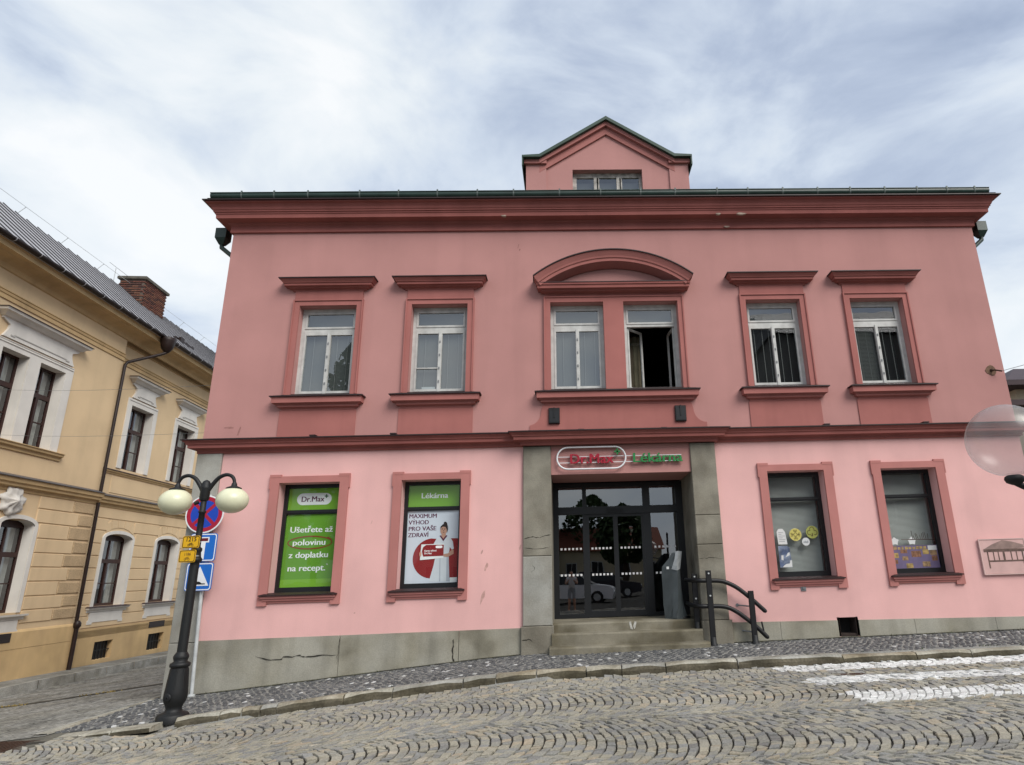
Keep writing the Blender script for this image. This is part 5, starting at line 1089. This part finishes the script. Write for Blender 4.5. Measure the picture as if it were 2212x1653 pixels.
def ymould(name, prof, x0, x1, y, mt): 
    mb = MB(); mb.moulding(prof, lambda d: [(x0, y), (x0, y-d), (x1, y-d), (x1, y)][1:3]); mb.rows([[(x0, y, prof[-1][1]), (x1, y, prof[-1][1])], [(x0, y-prof[-1][0], prof[-1][1]), (x1, y-prof[-1][0], prof[-1][1])]]); return mb.build(name, mt, yb)
EP = [(0, 8.66), (.05, 8.68), (.06, 8.74), (.10, 8.80), (.22, 8.86), (.42, 8.90), (.44, 8.92), (.62, 8.93), (.62, 9.06), (.66, 9.08), (.66, 9.13)]
ymould('eaves_cornice', EP, S0, S1, 0., YELT)
ymould('eaves_cove', [(0, 8.60), (.05, 8.62), (.05, 8.85), (.25, 8.9), (.25, 8.93)], SB, S1, RY, YELT)
for (x0, x1, y) in ((S0, SB, 0.), (SB, S1, RY)):
    ymould('frieze_moulding', [(0, 7.86), (.035, 7.865), (.04, 7.92), (.02, 7.93), (.02, 8.0), (.045, 8.01), (.055, 8.06), (.025, 8.07), (.025, 8.10), (.05, 8.11), (.05, 8.135), (0, 8.14)], x0, x1, y, YELT)
    ymould('string_course', [(0, 2.70), (.03, 2.705), (.04, 2.80), (.14, 2.83), (.15, 2.90), (.20, 2.93), (.22, 3.05)], x0, x1, y, YELT)
    ymould('string_course_sheet', [(.2, 3.052), (.26, 3.052), (.26, 3.07), (.0, 3.17)], x0, x1, y, mat('grey_flashing', (.10, .095, .10), .5, .3, 3))
ymould('sill_course', [(0, 3.88), (.04, 3.885), (.045, 3.93), (.09, 3.95), (.10, 4.0)], SB+.2, S1, RY, YELT)
ymould('sill_course_sheet', [(.08, 4.002), (.125, 4.002), (.125, 4.016), (0, 4.06)], SB+.2, S1, RY, BROWNE)
ymould('pair_sill', [(0, 3.80), (.04, 3.81), (.05, 3.90), (.12, 3.93), (.13, 4.0), (.16, 4.01), (.16, 4.03), (0, 4.07)], -2.95, .43, 0., YELT)
ymould('plinth_moulding', [(0, -1.66), (.06, -1.65), (.06, -1.44), (.03, -1.40), (0, -1.38)], SB, S1, RY, YELB); ymould('plinth_moulding', [(0, -1.66), (.06, -1.65), (.06, -1.2), (.03, -1.15), (0, -1.13)], S0, SB, 0., YELB)
mb = MB(); mb.box(S0, SB, -.06, 0, -3.2, -1.66); mb.build('plinth', YELB, yb)
for a, b, y, z0 in ((3.46, 6.62, RY, 3.24),): pass
for (a, b) in ((3.47, 6.60), (6.75, 9.8), (9.95, 13.)):
    mb = MB(); mb.box(a, b, RY-.018, RY, 3.22, 3.82, 0, .012); mb.build('stucco_panel', YELP, yb)
# rusticated courses
GR = [-1.36, -.97, -.60, -.215, .20, .61, 1.025, 1.443, 1.89, 2.31, 2.69]
def course(x0, x1, z0, z1, y, mt=YELP, pr_=.024, nm='rustic_block'):
    if x1-x0 < .06: return
    mb = MB(); mb.box(x0, x1, y-pr_, y, z0+.016, z1-.016, 0, .010); mb.build(nm, mt, yb)
for gi in range(len(GR)-1):
    z0, z1 = GR[gi], GR[gi+1]
    def cut(x0, x1, holes, y):
        xs = x0
        for a, b in holes:
            course(xs, a, z0, z1, y); xs = b
        course(xs, x1, z0, z1, y)
    up = z1 > 1.5
    e = .17 if not up else .17
    if z1 > -1.0 and z0 > -1.3:
        if z0 < 1.85: cut(SB+.13, S1, [(a-e, b+e) for a, b in LXW], RY)
        elif z0 < 2.2: cut(SB+.13, S1, [(a+.0, b-.0) for a, b in LXW], RY)
        else: course(SB+.13, S1, z0, z1, RY)
    else: course(SB+.13, S1, z0, z1, RY)
    if gi > 0:
        hol = [(-5.2, -3.5), (-1.45, .2)] if z0 < 1.85 else [(-1.7, .0)]
        wide = gi % 2 == 1
        qx = 1.48 if wide else 1.80
        cut(S0, qx-.02, hol, 0.)
        mb = MB(); mb.box(qx, 2.47, -.032, 0, z0+.03, z1-.03, 0, .02); mb.build('quoin_block', YELQ, yb)
for a, b in LXW:                       # voussoirs above the arched windows
    cx_ = (a+b)/2
    for k in range(5):
        t0, t1 = -50+20*k+.6, -30+20*k-.6
        P = []
        for tt_, rr_ in ((t0, .80), (t1, .80)): P.append((cx_+1.02*math.sin(R(tt_)), 1.45+.60*math.cos(R(tt_))))
        Q = [(cx_+1.20*math.sin(R(t1)), min(2.29, 1.45+.95*math.cos(R(t1)))), (cx_+1.20*math.sin(R(t0)), min(2.29, 1.45+.95*math.cos(R(t0))))]
        mb = MB(); mb.prism([P[0], P[1], Q[0], Q[1]], RY-.017, RY); mb.build('voussoir', YELP, yb)
def ywin(a, b, z0, z1, y, arched, lw_=.14, name='window', pair=False):
    """one wooden casement with white stucco surround"""
    mb = MB(); d = y+.26; zt = z1
    top = (lambda q: z1+ (z1*0 + .13*(1-((q-(a+b)/2)/((b-a)/2))**2)) ) if arched else (lambda q: z1)
    def bar(x0, x1, c0, c1, yy=d, th=.06): mb.box(x0, x1, yy, yy+th, c0, c1)
    bar(a, a+.07, z0, z1); bar(b-.07, b, z0, z1); bar(a+.07, b-.07, z0, z0+.09); bar(a+.07, b-.07, z1-.07, z1+.0); zt_ = z0+(z1-z0)*(.64 if not arched else .66)
    bar(a+.07, b-.07, zt_-.07, zt_+.07, d-.02, .08); m_ = (a+b)/2; bar(m_-.045, m_+.045, z0+.09, zt_-.07, d-.02, .08); bar(m_-.03, m_+.03, zt_+.07, z1-.07)
    zb_ = z0+(zt_-z0)*.5; bar(a+.07, m_-.045, zb_-.018, zb_+.018, d+.01, .04); bar(m_+.045, b-.07, zb_-.018, zb_+.018, d+.01, .04)
    if arched:
        P = arc(m_, z1-.02, (b-a)/2, 180, 0, 12, .17); mb.prism([(p, q) for p, q in P][::-1], d, d+.05) if False else None
        mb.prism([(a, z1-.02)]+[(b, z1-.02)]+arc(m_, z1-.02, (b-a)/2, 0, 180, 12, .16)[1:-1], d+.02, d+.05)
    wn = mb.build(name, BROWNW, yb)
    for x0, x1, c0, c1 in ((a+.07, m_-.045, z0+.09, zt_-.07), (m_+.045, b-.07, z0+.09, zt_-.07), (a+.07, m_-.03, zt_+.07, z1-.07), (m_+.03, b-.07, zt_+.07, z1-.07)):
        mb = MB(); mb.add([(x0, d+.03, c0), (x1, d+.03, c0), (x1, d+.03, c1), (x0, d+.03, c1)], [(0, 1, 2, 3)]); mb.build('pane', GLASS_YB, wn)
    mb = MB()
    for x0, x1 in ((a+.08, a+.08+(b-a)*.20), (b-.10-(b-a)*.20, b-.10)):
        n = 10; mb.rows([[(x0+(x1-x0)*k/n, d+.16+.025*math.sin(k*1.9+x0), z0+.05) for k in range(n+1)], [(x0+(x1-x0)*k/n, d+.16+.02*math.sin(k*1.7+x0), z1-.05) for k in range(n+1)]])
    mb.build('curtain', CURT, wn)
    mb = MB(); yy = y-.035
    if arched:
        mb.box(a-lw_, a, yy, y, z0, z1-.02); mb.box(b, b+lw_, yy, y, z0, z1-.02)
        Po, Pi = arc(m_, z1-.02, (b-a)/2+lw_, 0, 180, 16, .30), arc(m_, z1-.02, (b-a)/2, 0, 180, 16, .18)
        for k in range(16): mb.prism([Pi[k], Po[k], Po[k+1], Pi[k+1]], yy, y)
        for k in range(16): mb.add([(Pi[k][0], yy, Pi[k][1]), (Pi[k+1][0], yy, Pi[k+1][1]), (Pi[k+1][0], d, Pi[k+1][1]), (Pi[k][0], d, Pi[k][1])], [(0, 1, 2, 3)])
        # spandrel between arch and square hole
        for k in range(16): mb.add([(Pi[k][0], y+.002, Pi[k][1]), (Pi[k+1][0], y+.002, Pi[k+1][1]), (Pi[k+1][0], y+.002, z1+.25), (Pi[k][0], y+.002, z1+.25)], [(0, 3, 2, 1)])
    elif not pair:
        mb.box(a-.25, a, yy, y, z0, z1); mb.box(b, b+.25, yy, y, z0, z1); mb.box(a-.25, b+.25, yy, y, z1, z1+.25); mb.box(a-.2, b+.2, yy-.02, yy, z1+.17, z1+.20)
    if mb.v:
        mb.build('surround', CREAM, wn)
    mb = MB(); e = .004            # white plastered reveals
    mb.add([(a+e, y-.0, z0), (a+e, y-.0, z1), (a+e, d, z1), (a+e, d, z0)], [(0, 3, 2, 1)]); mb.build('reveal', CREAM, wn); mb = MB(); mb.add([(b-e, y, z0), (b-e, y, z1), (b-e, d, z1), (b-e, d, z0)], [(0, 1, 2, 3)])
    if not arched: mb.add([(a, y, z1-e), (b, y, z1-e), (b, d, z1-e), (a, d, z1-e)], [(0, 3, 2, 1)])
    mb.build('reveal', CREAM, wn); return wn
def pediment(a, b, y, z, parent):
    mb = MB(); w_ = .10
    P = [(a+.05, z+.02), (b-.05, z+.02)]+[(b-.05-.17*math.sin(R(q)), z+.02+.38*(q/90)) for q in range(0, 91, 15)]+[(b+.06, z+.52), (b+.06, z+.56), (a-.06, z+.56), (a-.06, z+.52)]+[(a+.05+.17*math.sin(R(q)), z+.02+.38*(q/90)) for q in range(90, -1, -15)]
    mb.prism(P, y-.06, y); mb.build('pediment_panel', CREAM, parent)
    mb = MB(); mb.box(a+.42, b-.42, y-.075, y-.058, z+.13, z+.16); mb.box(a+.30, a+.45, y-.075, y-.058, z+.09, z+.13); mb.box(b-.45, b-.30, y-.075, y-.058, z+.09, z+.13); mb.build('pediment_relief', mat('grey_white_relief', (.42, .40, .37), .9, .1, 2), parent)
    mb = MB(); mb.moulding([(.06, z+.56), (.12, z+.58), (.2, z+.66), (.28, z+.69), (.30, z+.76)], lambda d: [(a-d+.02, y), (a-d+.02, y-d), (b+d-.02, y-d), (b+d-.02, y)]); mb.build('pediment_cornice', CREAM, parent)
    mb = MB(); mb.moulding([(.28, z+.762), (.33, z+.762), (.33, z+.775), (0, z+.84)], lambda d: [(a-d+.02, y), (a-d+.02, y-d), (b+d-.02, y-d), (b+d-.02, y)]); mb.build('pediment_sheet', BROWNE, parent)
for (a, b, c, d) in HU:
    wn = ywin(a, b, c, d, RY, False); pediment(a-.12, b+.12, RY, 6.82, wn)
for (a, b, c, d) in HLo:
    wn = ywin(a, b, c, d-.14, RY, True)
    mb = MB(); mb.moulding([(0, -.86), (.04, -.85), (.05, -.78), (.13, -.75), (.14, -.70)], lambda q: [(a-.28-q*.5, RY), (a-.28-q*.5, RY-q), (b+.28+q*.5, RY-q), (b+.28+q*.5, RY)]); mb.build('sill', CREAM, wn)
    mb = MB(); mb.moulding([(.12, -.698), (.17, -.698), (.17, -.685), (0, -.655)], lambda q: [(a-.28-q*.5, RY), (a-.28-q*.5, RY-q), (b+.28+q*.5, RY-q), (b+.28+q*.5, RY)]); mb.build('sill_sheet', BROWNE, wn)
    mb = MB(); mb.prism([(a-.18, -1.24), (a+.08, -1.24), (a+.08, -1.18), (b-.08, -1.18), (b-.08, -1.24), (b+.18, -1.24), (b+.18, -1.14), (b+.12, -1.1), (b+.12, -.86), (a-.12, -.86), (a-.12, -1.1), (a-.18, -1.14)], RY-.04, RY); mb.build('apron', CREAM, wn)
for (a, b, c, d) in HOLES_L[:3]: ww = ywin(a, b, c, d, 0., False, pair=True)
mb = MB(); mb.box(-.112, .21, -.04, 0, 4.06, 6.80); mb.box(-1.60, -1.17, -.04, 0, 4.06, 6.55); mb.box(-2.9, -2.60, -.04, 0, 4.06, 6.80); mb.box(-2.60, -.112, -.04, 0, 6.55, 6.80); mb.box(-2.85, .17, -.06, -.04, 6.70, 6.73); mb.box(-2.85, .17, -.055, -.04, 6.77, 6.79); mb.build('pair_surround', CREAM, ww)
pediment(-2.78, .18, 0., 6.82, ww)
for (a, b, c, d) in HOLES_L[3:]:
    wn = ywin(a, b, c, d-.14, 0., True)
    mb = MB(); mb.moulding([(0, -.86), (.04, -.85), (.05, -.78), (.13, -.75), (.14, -.70)], lambda q: [(a-.28-q*.5, 0), (a-.28-q*.5, -q), (b+.28+q*.5, -q), (b+.28+q*.5, 0)]); mb.build('sill', CREAM, wn)
    mb = MB(); mb.prism([(a-.18, -1.24), (a+.08, -1.24), (a+.08, -1.18), (b-.08, -1.18), (b-.08, -1.24), (b+.18, -1.24), (b+.18, -1.14), (b+.12, -1.1), (b+.12, -.86), (a-.12, -.86), (a-.12, -1.1), (a-.18, -1.14)], -.04, 0.); mb.build('apron', CREAM, wn)
# shell ornament over the projecting part's arched window
mb = MB(); cx_, cz_ = -1.05, 2.42; n = 26; rings_ = []
out_r = [(.36+.05*math.sin(k*1.7)+.05*(k % 3 == 0)) for k in range(n)]
for f, dpt in ((1., .0), (.98, .05), (.75, .10), (.5, .08), (.25, .16), (.06, .20)):
    rings_.append([(cx_+out_r[k]*1.12*f*math.cos(6.283*k/n), -dpt-.03*math.sin(k*2.1)*(f > .3)-.01, cz_+out_r[k]*1.1*f*math.sin(6.283*k/n)) for k in range(n)])
mb.rows(rings_, 0, True, True); mb.add(rings_[-1], [tuple(range(n))]); mb.build('shell_ornament', CREAM, yb)
# cellar windows, vent
for (a, b, c, d) in HB:
    mb = MB(); mb.box(a, b, RY+.12, RY+.16, c, d); mb.build('cellar_window', mat('dark_cellar_glass', (.02, .018, .016), .5, .3, 3), yb)
    mb = MB()
    for k in range(5): mb.box(a+(b-a)*(k+.7)/5.6-.012, a+(b-a)*(k+.7)/5.6+.012, RY+.02, RY+.045, c, d)
    mb.box(a, b, RY+.018, RY+.047, (c+d)/2-.012, (c+d)/2+.012); mb.build('window_grille', BLACKM, yb)
mb = MB(); mb.box(7.24, 8.32, RY-.075, RY-.06, -1.62, -1.40); mb.build('vent_plate', PIPE, yb)
mb = MB(); mb.box(-1.3, -.05, -.07, -.06, -1.45, -1.2); mb.build('vent_plate', PIPE, yb)
# roof with standing seams
ez, ry_, rz_ = 9.20, 3.1, 12.62; e0 = -.70
pw = .52; npan = int((S1-S0)/pw)
def roofpt(x, t, up=0.): 
    y = e0+(ry_-e0)*t; z = ez+(rz_-ez)*t; nn = Vector((0, -(rz_-ez), ry_-e0)).normalized(); return (x, y+nn.y*up, z+nn.z*up)
me_panel = None
for k in range(npan):
    mb = MB(); x0, x1 = 0., pw
    mb.add([roofpt(x0, 0, 0), roofpt(x1, 0, 0), roofpt(x1, 1, 0), roofpt(x0, 1, 0)], [(0, 1, 2, 3)])
    if me_panel is None:
        for t0 in (0,): 
            mb.rows([[roofpt(x0-.014, t, .0) for t in (0, 1)], [roofpt(x0-.014, t, .032) for t in (0, 1)], [roofpt(x0+.016, t, .032) for t in (0, 1)], [roofpt(x0+.016, t, .0) for t in (0, 1)]], 1)
        mb.add([roofpt(x0, .0, -.03), roofpt(x1, .0, -.03), roofpt(x1, .0, 0), roofpt(x0, 0, 0)], [(0, 1, 2, 3)], 1)
        o = mb.build('roof_panel', [ROOFM, ROOFD], yb); me_panel = o.data
    else:
        o = bpy.data.objects.new('roof_panel', me_panel); C.objects.link(o); o.parent = yb
    o.location = (S0+k*pw, 0, 0)
mb = MB(); mb.add([(S0, ry_, rz_), (S1, ry_, rz_), (S1, 6.9, ez), (S0, 6.9, ez)], [(0, 1, 2, 3)]); mb.add([(S1, e0, ez), (S1, 6.9, ez), (S1, ry_, rz_)], [(0, 1, 2)]); mb.add([(S0, e0, ez), (S0, 6.9, ez), (S0, ry_, rz_)], [(0, 2, 1)]); mb.add([(S0, e0, ez-.1), (S1, e0, ez-.1), (S1, 6.9, ez-.1), (S0, 6.9, ez-.1)], [(0, 3, 2, 1)]); mb.build('roof_back', ROOFM, yb)
mb = MB(); gr_ = .085; rows = [[(q, e0-.06+gr_*math.cos(R(a)), ez-.03+gr_*math.sin(R(a))) for a in range(170, 381, 21)] for q in (S0, S1)]; mb.rows(rows, 0, False, True); gut2 = mb.build('gutter', PIPE, yb)
q = S0+.4
while q < S1:
    mb = MB(); rows = [[(q+dq, e0-.06+(gr_+.008)*math.cos(R(a)), ez-.03+(gr_+.008)*math.sin(R(a))) for a in range(170, 381, 21)] for dq in (-.015, .015)]; mb.rows(rows); mb.build('gutter_bracket', ROOFM, gut2); q += .92
mb = MB(); mb.tube([roofpt(S0, .985, .35), roofpt(S1, .985, .35)], .008, 5)
for k in range(12): mb.tube([roofpt(S0+1+k*2.1, .985, 0), roofpt(S0+1+k*2.1, .985, .36)], .01, 5)
mb.build('lightning_wire', GALV, yb)
mb = MB(); mb.tube([(5.7, 3.05, 12.5), (5.7, 3.05, 13.2)], .014, 6); mb.tube([(5.25, 3.05, 13.25), (6.3, 2.9, 13.12)], .010, 6); mb.build('roof_aerial', GALV, yb)
mb = MB(); mb.box(5.9, 7.4, .25, .37, 10.02, 10.16); mb.box(6.1, 6.4, .15, .25, 10.0, 10.2); mb.build('snow_guard', PIPE, yb)
mb = MB(); mb.lathe([(.001, 8.50), (.09, 8.56), (.2, 8.72), (.24, 8.86), (.26, 9.0), (.28, 9.12), (.24, 9.14)], 3.5, -.85, 10); mb.tube([(3.5, -.85, 8.55), (3.35, -.75, 8.42), (2.56, -.12, 7.84), (2.50, -.09, 7.70), (2.50, -.09, 3.1)], .055, 8); mb.tube([(2.50, -.09, 2.75), (2.54, -.09, -1.1)], .055, 8); mb.tube([(2.56, -.12, -1.05), (2.56, -.12, -2.7)], .065, 8); mb.lathe([(.06, -1.30), (.11, -1.22), (.11, -1.12), (.06, -1.05)], 2.56, -.12, 10)
mb.build('downpipe', PIPE, yb)
# brick chimney
ch0, ch1, cy0, cy1 = 6.38, 8.08, 2.2, 3.25; cz0, cz1 = 11.5, 13.02
mb = MB(); mb.box(ch0+.012, ch1-.012, cy0+.012, cy1-.012, cz0, cz1); chim = mb.build('chimney', MORTAR, yb)
mb = MB(); mb.box(ch0-.08, ch1+.08, cy0-.08, cy1+.08, cz1, cz1+.12); mb.build('chimney_cap', mat('mossy_concrete', (.12, .11, .09), .95, .4, 5, .5, 30), chim)
bm_ = []
for k in range(3):
    mb = MB(); mb.box(-.118, .118, -.02, .03, -.031, .031, 0, .005); bmesh_o = mb.build('brick', BRICK[k], chim); bm_.append(bmesh_o.data); bpy.data.objects.remove(bmesh_o)
nb = 0
for face in (0, 1):
    row = 0; z = cz0+.08
    while z < cz1-.03:
        Lf = (ch1-ch0) if face == 0 else (cy1-cy0); q = .12 if row % 2 else .0
        while q < Lf-.1 and nb < 298:
            ww_ = min(.236, Lf-q); o = bpy.data.objects.new('brick', bm_[random.choices((0, 1, 2), (5, 4, 2))[0]]); C.objects.link(o); o.parent = chim
            j = random.uniform(-.004, .004)
            if face == 0: o.location = (ch0+q+ww_/2, cy0+j, z)
            else: o.location = (ch0+j, cy0+q+ww_/2, z); o.rotation_euler = (0, 0, R(-90))
            if ww_ < .235: o.scale = (ww_/.236, 1, 1)
            nb += 1; q += .25
        row += 1; z += .082 if face == 0 else .11
# far pavement of the side street and its kerb
mb = MB(); P = []
for s_ in np.arange(-9, 18, 1.5):
    zz = -2.47-.018*max(s_, 0); mb_ = None
    P.append((s_, zz))
rows = [[(s_, .1, z) for s_, z in P], [(s_, -.85, z-.02) for s_, z in P]]
mb.rows([[r for r in rows[0]], [r for r in rows[1]]][::-1]); o = mb.build('side_pavement', SPAVEM); o.location = (YP.x, YP.y, 0); o.rotation_euler = (0, 0, YA); o['kind'] = 'structure'
sk = empty('side_kerb', None, (YP.x, YP.y, 0)); sk.rotation_euler = (0, 0, YA); sk['kind'] = 'structure'
for (s0, z0), (s1, z1) in zip(P[:-1], P[1:]):
    mb = MB(); mb.add([(s0+.01, -.85, z0-.008), (s1-.01, -.85, z1-.008), (s1-.01, -1.0, z1-.008), (s0+.01, -1.0, z0-.008), (s0+.01, -1.01, z0-.35), (s1-.01, -1.01, z1-.35)], [(0, 3, 2, 1), (3, 4, 5, 2)]); mb.build('kerb_stone', KERBM[2], sk)
# ------------------------------------------------------------------ right neighbour
nb_ = thing('cream_house', 'cream house with dark brown eaves just beyond the right corner', 'house', (24, 14, -1.2))
mb = MB(); mb.box(-3.6, 8, 0, 9, -1, 8.6); mb.build('wall', CREAMW, nb_)
mb = MB(); mb.box(-4.5, 9, -.8, 9.5, 8.6, 8.82); mb.add([(-4.5, -.8, 8.83), (9, -.8, 8.83), (9, 9.5, 8.83), (-4.5, 9.5, 8.83), (0, 4.5, 11), (5, 4.5, 11)], [(0, 1, 5, 4), (1, 2, 5), (2, 3, 4, 5), (3, 0, 4)]); mb.build('roof', BROWNE, nb_)
mb = MB(); mb.box(-4.3, 8.7, -.5, 0, 7.75, 8.0); mb.build('beam', BROWNE, nb_)
for k in range(4):
    mb = MB(); mb.box(-3+2.6*k, -1.9+2.6*k, -.03, 0, 4, 5.6); f = mb.build('window', WHITEP, nb_)
    mb = MB(); mb.box(-2.9+2.6*k, -2.0+2.6*k, -.04, -.031, 4.1, 5.5); mb.build('pane', GLASS_YB, f)

# ------------------------------------------------------------------ the square behind the camera, seen in the glass
def house(label, x0, x1, y, h, roofh, wm, rm, nwin, floors):
    t = thing('town_house', label, 'house', ((x0+x1)/2, y, -1.6)); W_ = (x1-x0)/2
    mb = MB(); mb.box(-W_, W_, -9, 0, -.5, h); mb.build('wall', wm, t)
    mb = MB(); mb.add([(-W_-.3, .4, h), (W_+.3, .4, h), (W_+.3, -9.4, h), (-W_-.3, -9.4, h), (-W_-.3, -4.5, h+roofh), (W_+.3, -4.5, h+roofh)], [(0, 4, 5, 1), (3, 2, 5, 4), (0, 3, 4), (1, 5, 2), (0, 1, 2, 3)]); mb.build('roof', rm, t)
    for f in range(floors):
        for k in range(nwin):
            cx = -W_+2*W_*(k+.5)/nwin; z = .9+f*3.0
            mb = MB(); mb.box(cx-.6, cx+.6, .0, .05, z, z+1.6); wn = mb.build('window', WHITEP, t)
            mb = MB(); mb.box(cx-.5, cx-.03, .04, .06, z+.1, z+1.5); mb.box(cx+.03, cx+.5, .04, .06, z+.1, z+1.5); mb.build('pane', BLACKF, wn)
ROOFR = mat('red_tile_roof', (.20, .06, .035), .9, .3, 4, .5, 20)
house('pale green house with a dark roof across the square, reflected in the door glass', -14, -1.5, -46, 5.2, 2.2, mat('pale_green_wall', (.42, .46, .36), .9, .1, 1), ROOFD, 5, 2)
house('low white house with a red tiled roof across the square, reflected in the door glass', -1.3, 9, -48, 3.6, 2.4, CREAMW, ROOFR, 4, 1)
house('tall grey house across the square, reflected in the right hand windows', 14.5, 34, -27, 17, 3.5, mat('grey_house_wall', (.12, .115, .11), .9, .1, 1), ROOFD, 5, 4)
def tree(label, x, y, h, r, n, trunk):
    t = thing('tree', label, 'tree', (x, y, -1.7)); mb = MB(); mb.tube([(0, 0, 0), (.1, .05, trunk), (.0, .1, h*.8)], [.28, .2, .05], 8)
    for k in range(6):
        a = k*1.05; mb.tube([(.05, .05, trunk+.5*k), (r*.6*math.cos(a), r*.6*math.sin(a), trunk+.5*k+1.2)], [.09, .03], 5)
    mb.build('trunk', BARK, t)
    V = []; F = []
    for k in range(n):
        zt = random.random(); rr_ = r*math.sin(math.pi*min(1, .12+zt*.88))**.7*(.35+.65*random.random()**.4); a = random.random()*6.283; c_ = Vector((rr_*math.cos(a), rr_*math.sin(a), trunk+zt*(h-trunk)))
        d1 = Vector((random.gauss(0, 1), random.gauss(0, 1), random.gauss(0, .6))).normalized()*.28; d2 = d1.cross(Vector((random.gauss(0, 1), random.gauss(0, 1), random.gauss(0, 1)))).normalized()*.2
        o_ = len(V); V += [c_-d1, c_+d2, c_+d1, c_-d2]; F.append((o_, o_+1, o_+2, o_+3))
    mb = MB(); mb.add(V, F); mb.build('crown', LEAFM, t)
tree('tall slim tree across the square, reflected in the upper left window', -15.2, -30, 18.5, 2.4, 2600, 3)
tree('broad tree on the square, reflected in the middle of the door', 4.6, -40, 7.2, 2.4, 1700, 2.4)
tree('round tree across the square, reflected in the transom glass', 2.2, -52, 9.5, 3.2, 1800, 2.5)
def car(label, x, y, rz, mt, L_=4.5):
    t = thing('parked_car', label, 'car', (x, y, float(gz_road(x, -12))-.02), rz)
    def loft(prof, w0, w1, zmid, nm, m_):
        mb = MB(); n = len(prof); rows = [[(a, w_*(-1), z) if False else (a, s_*(w0 if z < zmid else w1), z) for a, z in prof] for s_ in (-1, 1)]
        mb.rows(rows, 0, True, False); mb.add(rows[0], [tuple(range(n))]); mb.add(rows[1], [tuple(range(n-1, -1, -1))]); mb.build(nm, m_, t)
    loft([(-2.2, .25), (2.15, .25), (2.25, .55), (2.15, .80), (1.2, .95), (-2.15, 1.0), (-2.28, .6)], .88, .80, .7, 'body', mt)
    loft([(-2.1, 1.0), (1.15, .96), (.45, 1.42), (-1.75, 1.48)], .79, .62, 1.2, 'cabin_glass', BLACKF)
    loft([(-1.8, 1.47), (.42, 1.43), (.3, 1.5), (-1.6, 1.54)], .66, .64, 1.5, 'car_roof', mt)
    for wx in (-1.35, 1.35):
        for wy in (-.82, .82):
            mb = MB(); mb.tube([(wx, wy-.1, .31), (wx, wy+.1, .31)], .32, 18); wh = mb.build('wheel', BLACKM, t)
            mb = MB(); mb.tube([(wx, wy-.105, .31), (wx, wy+.105, .31)], .19, 14); mb.build('rim', GALV, wh)
    mb = MB(); mb.box(2.17, 2.24, -.75, -.45, .6, .74); mb.build('headlight', SIGNW, t); mb = MB(); mb.box(2.17, 2.24, .45, .75, .6, .74); mb.build('headlight', SIGNW, t)
car('white parked estate car behind the photographer, reflected in the door', .1, -20, R(8), mat('white_car_paint', (.75, .76, .78), .25, 0))
car('dark parked car further back on the square, reflected in the door', 2.2, -26.5, R(4), mat('dark_car_paint', (.03, .03, .035), .25, 0))
# photographer
def person():
    J = {'pel': (0, 0, .95), 'spi': (0, .02, 1.15), 'che': (0, .0, 1.36), 'nec': (0, .02, 1.50), 'hd1': (0, .05, 1.60), 'hd2': (0, .05, 1.70), 'ls': (-.19, 0, 1.42), 'le': (-.25, .16, 1.18), 'lw': (-.10, .38, 1.36), 'rs': (.19, 0, 1.42), 're': (.25, .16, 1.18), 'rw': (.10, .38, 1.36), 'lh': (-.10, 0, .92), 'lk': (-.11, .03, .50), 'la': (-.12, -.02, .09), 'lt': (-.13, .14, .04), 'rh': (.10, 0, .92), 'rk': (.11, .03, .50), 'ra': (.12, -.02, .09), 'rt': (.13, .14, .04)}
    E_ = [('pel', 'spi'), ('spi', 'che'), ('che', 'nec'), ('nec', 'hd1'), ('hd1', 'hd2'), ('che', 'ls'), ('ls', 'le'), ('le', 'lw'), ('che', 'rs'), ('rs', 're'), ('re', 'rw'), ('pel', 'lh'), ('lh', 'lk'), ('lk', 'la'), ('la', 'lt'), ('pel', 'rh'), ('rh', 'rk'), ('rk', 'ra'), ('ra', 'rt')]
    rad = {'pel': .14, 'spi': .13, 'che': .15, 'nec': .055, 'hd1': .085, 'hd2': .085, 'ls': .07, 'le': .045, 'lw': .032, 'rs': .07, 're': .045, 'rw': .032, 'lh': .10, 'lk': .065, 'la': .04, 'lt': .035, 'rh': .10, 'rk': .065, 'ra': .04, 'rt': .035}
    ks = list(J); me = bpy.data.meshes.new('body'); me.from_pydata([J[k] for k in ks], [(ks.index(a), ks.index(b)) for a, b in E_], [])
    o = bpy.data.objects.new('body', me); C.objects.link(o); md = o.modifiers.new('skin', 'SKIN'); md.use_smooth_shade = True
    for i, k in enumerate(ks): me.skin_vertices[0].data[i].radius = (rad[k], rad[k]); me.skin_vertices[0].data[i].use_root = (k == 'pel')
    o.modifiers.new('sub', 'SUBSURF').levels = 1
    dg = bpy.context.evaluated_depsgraph_get(); m2_ = bpy.data.meshes.new_from_object(o.evaluated_get(dg)); bpy.data.objects.remove(o)
    m2_.materials.append(SKIN); m2_.materials.append(mat('white_cotton', (.6, .6, .62), .9, .1, 6)); m2_.materials.append(mat('pale_blue_shorts', (.35, .38, .42), .9, .1, 6)); m2_.materials.append(HAIRM)
    for p in m2_.polygons:
        c_ = p.center
        p.material_index = 3 if (c_.z > 1.68 or (c_.z > 1.58 and c_.y < .02)) else 1 if (c_.z > 1.0 and c_.z < 1.47 and abs(c_.x) < .22 and c_.y < .2) else 2 if .55 < c_.z <= 1.0 else 0
    return m2_
pt_ = thing('person', 'person in white shirt and pale shorts taking the photo, reflected in the door', 'person', (0.0, -13.25, -1.66))
o = bpy.data.objects.new('body', person()); C.objects.link(o); o.parent = pt_
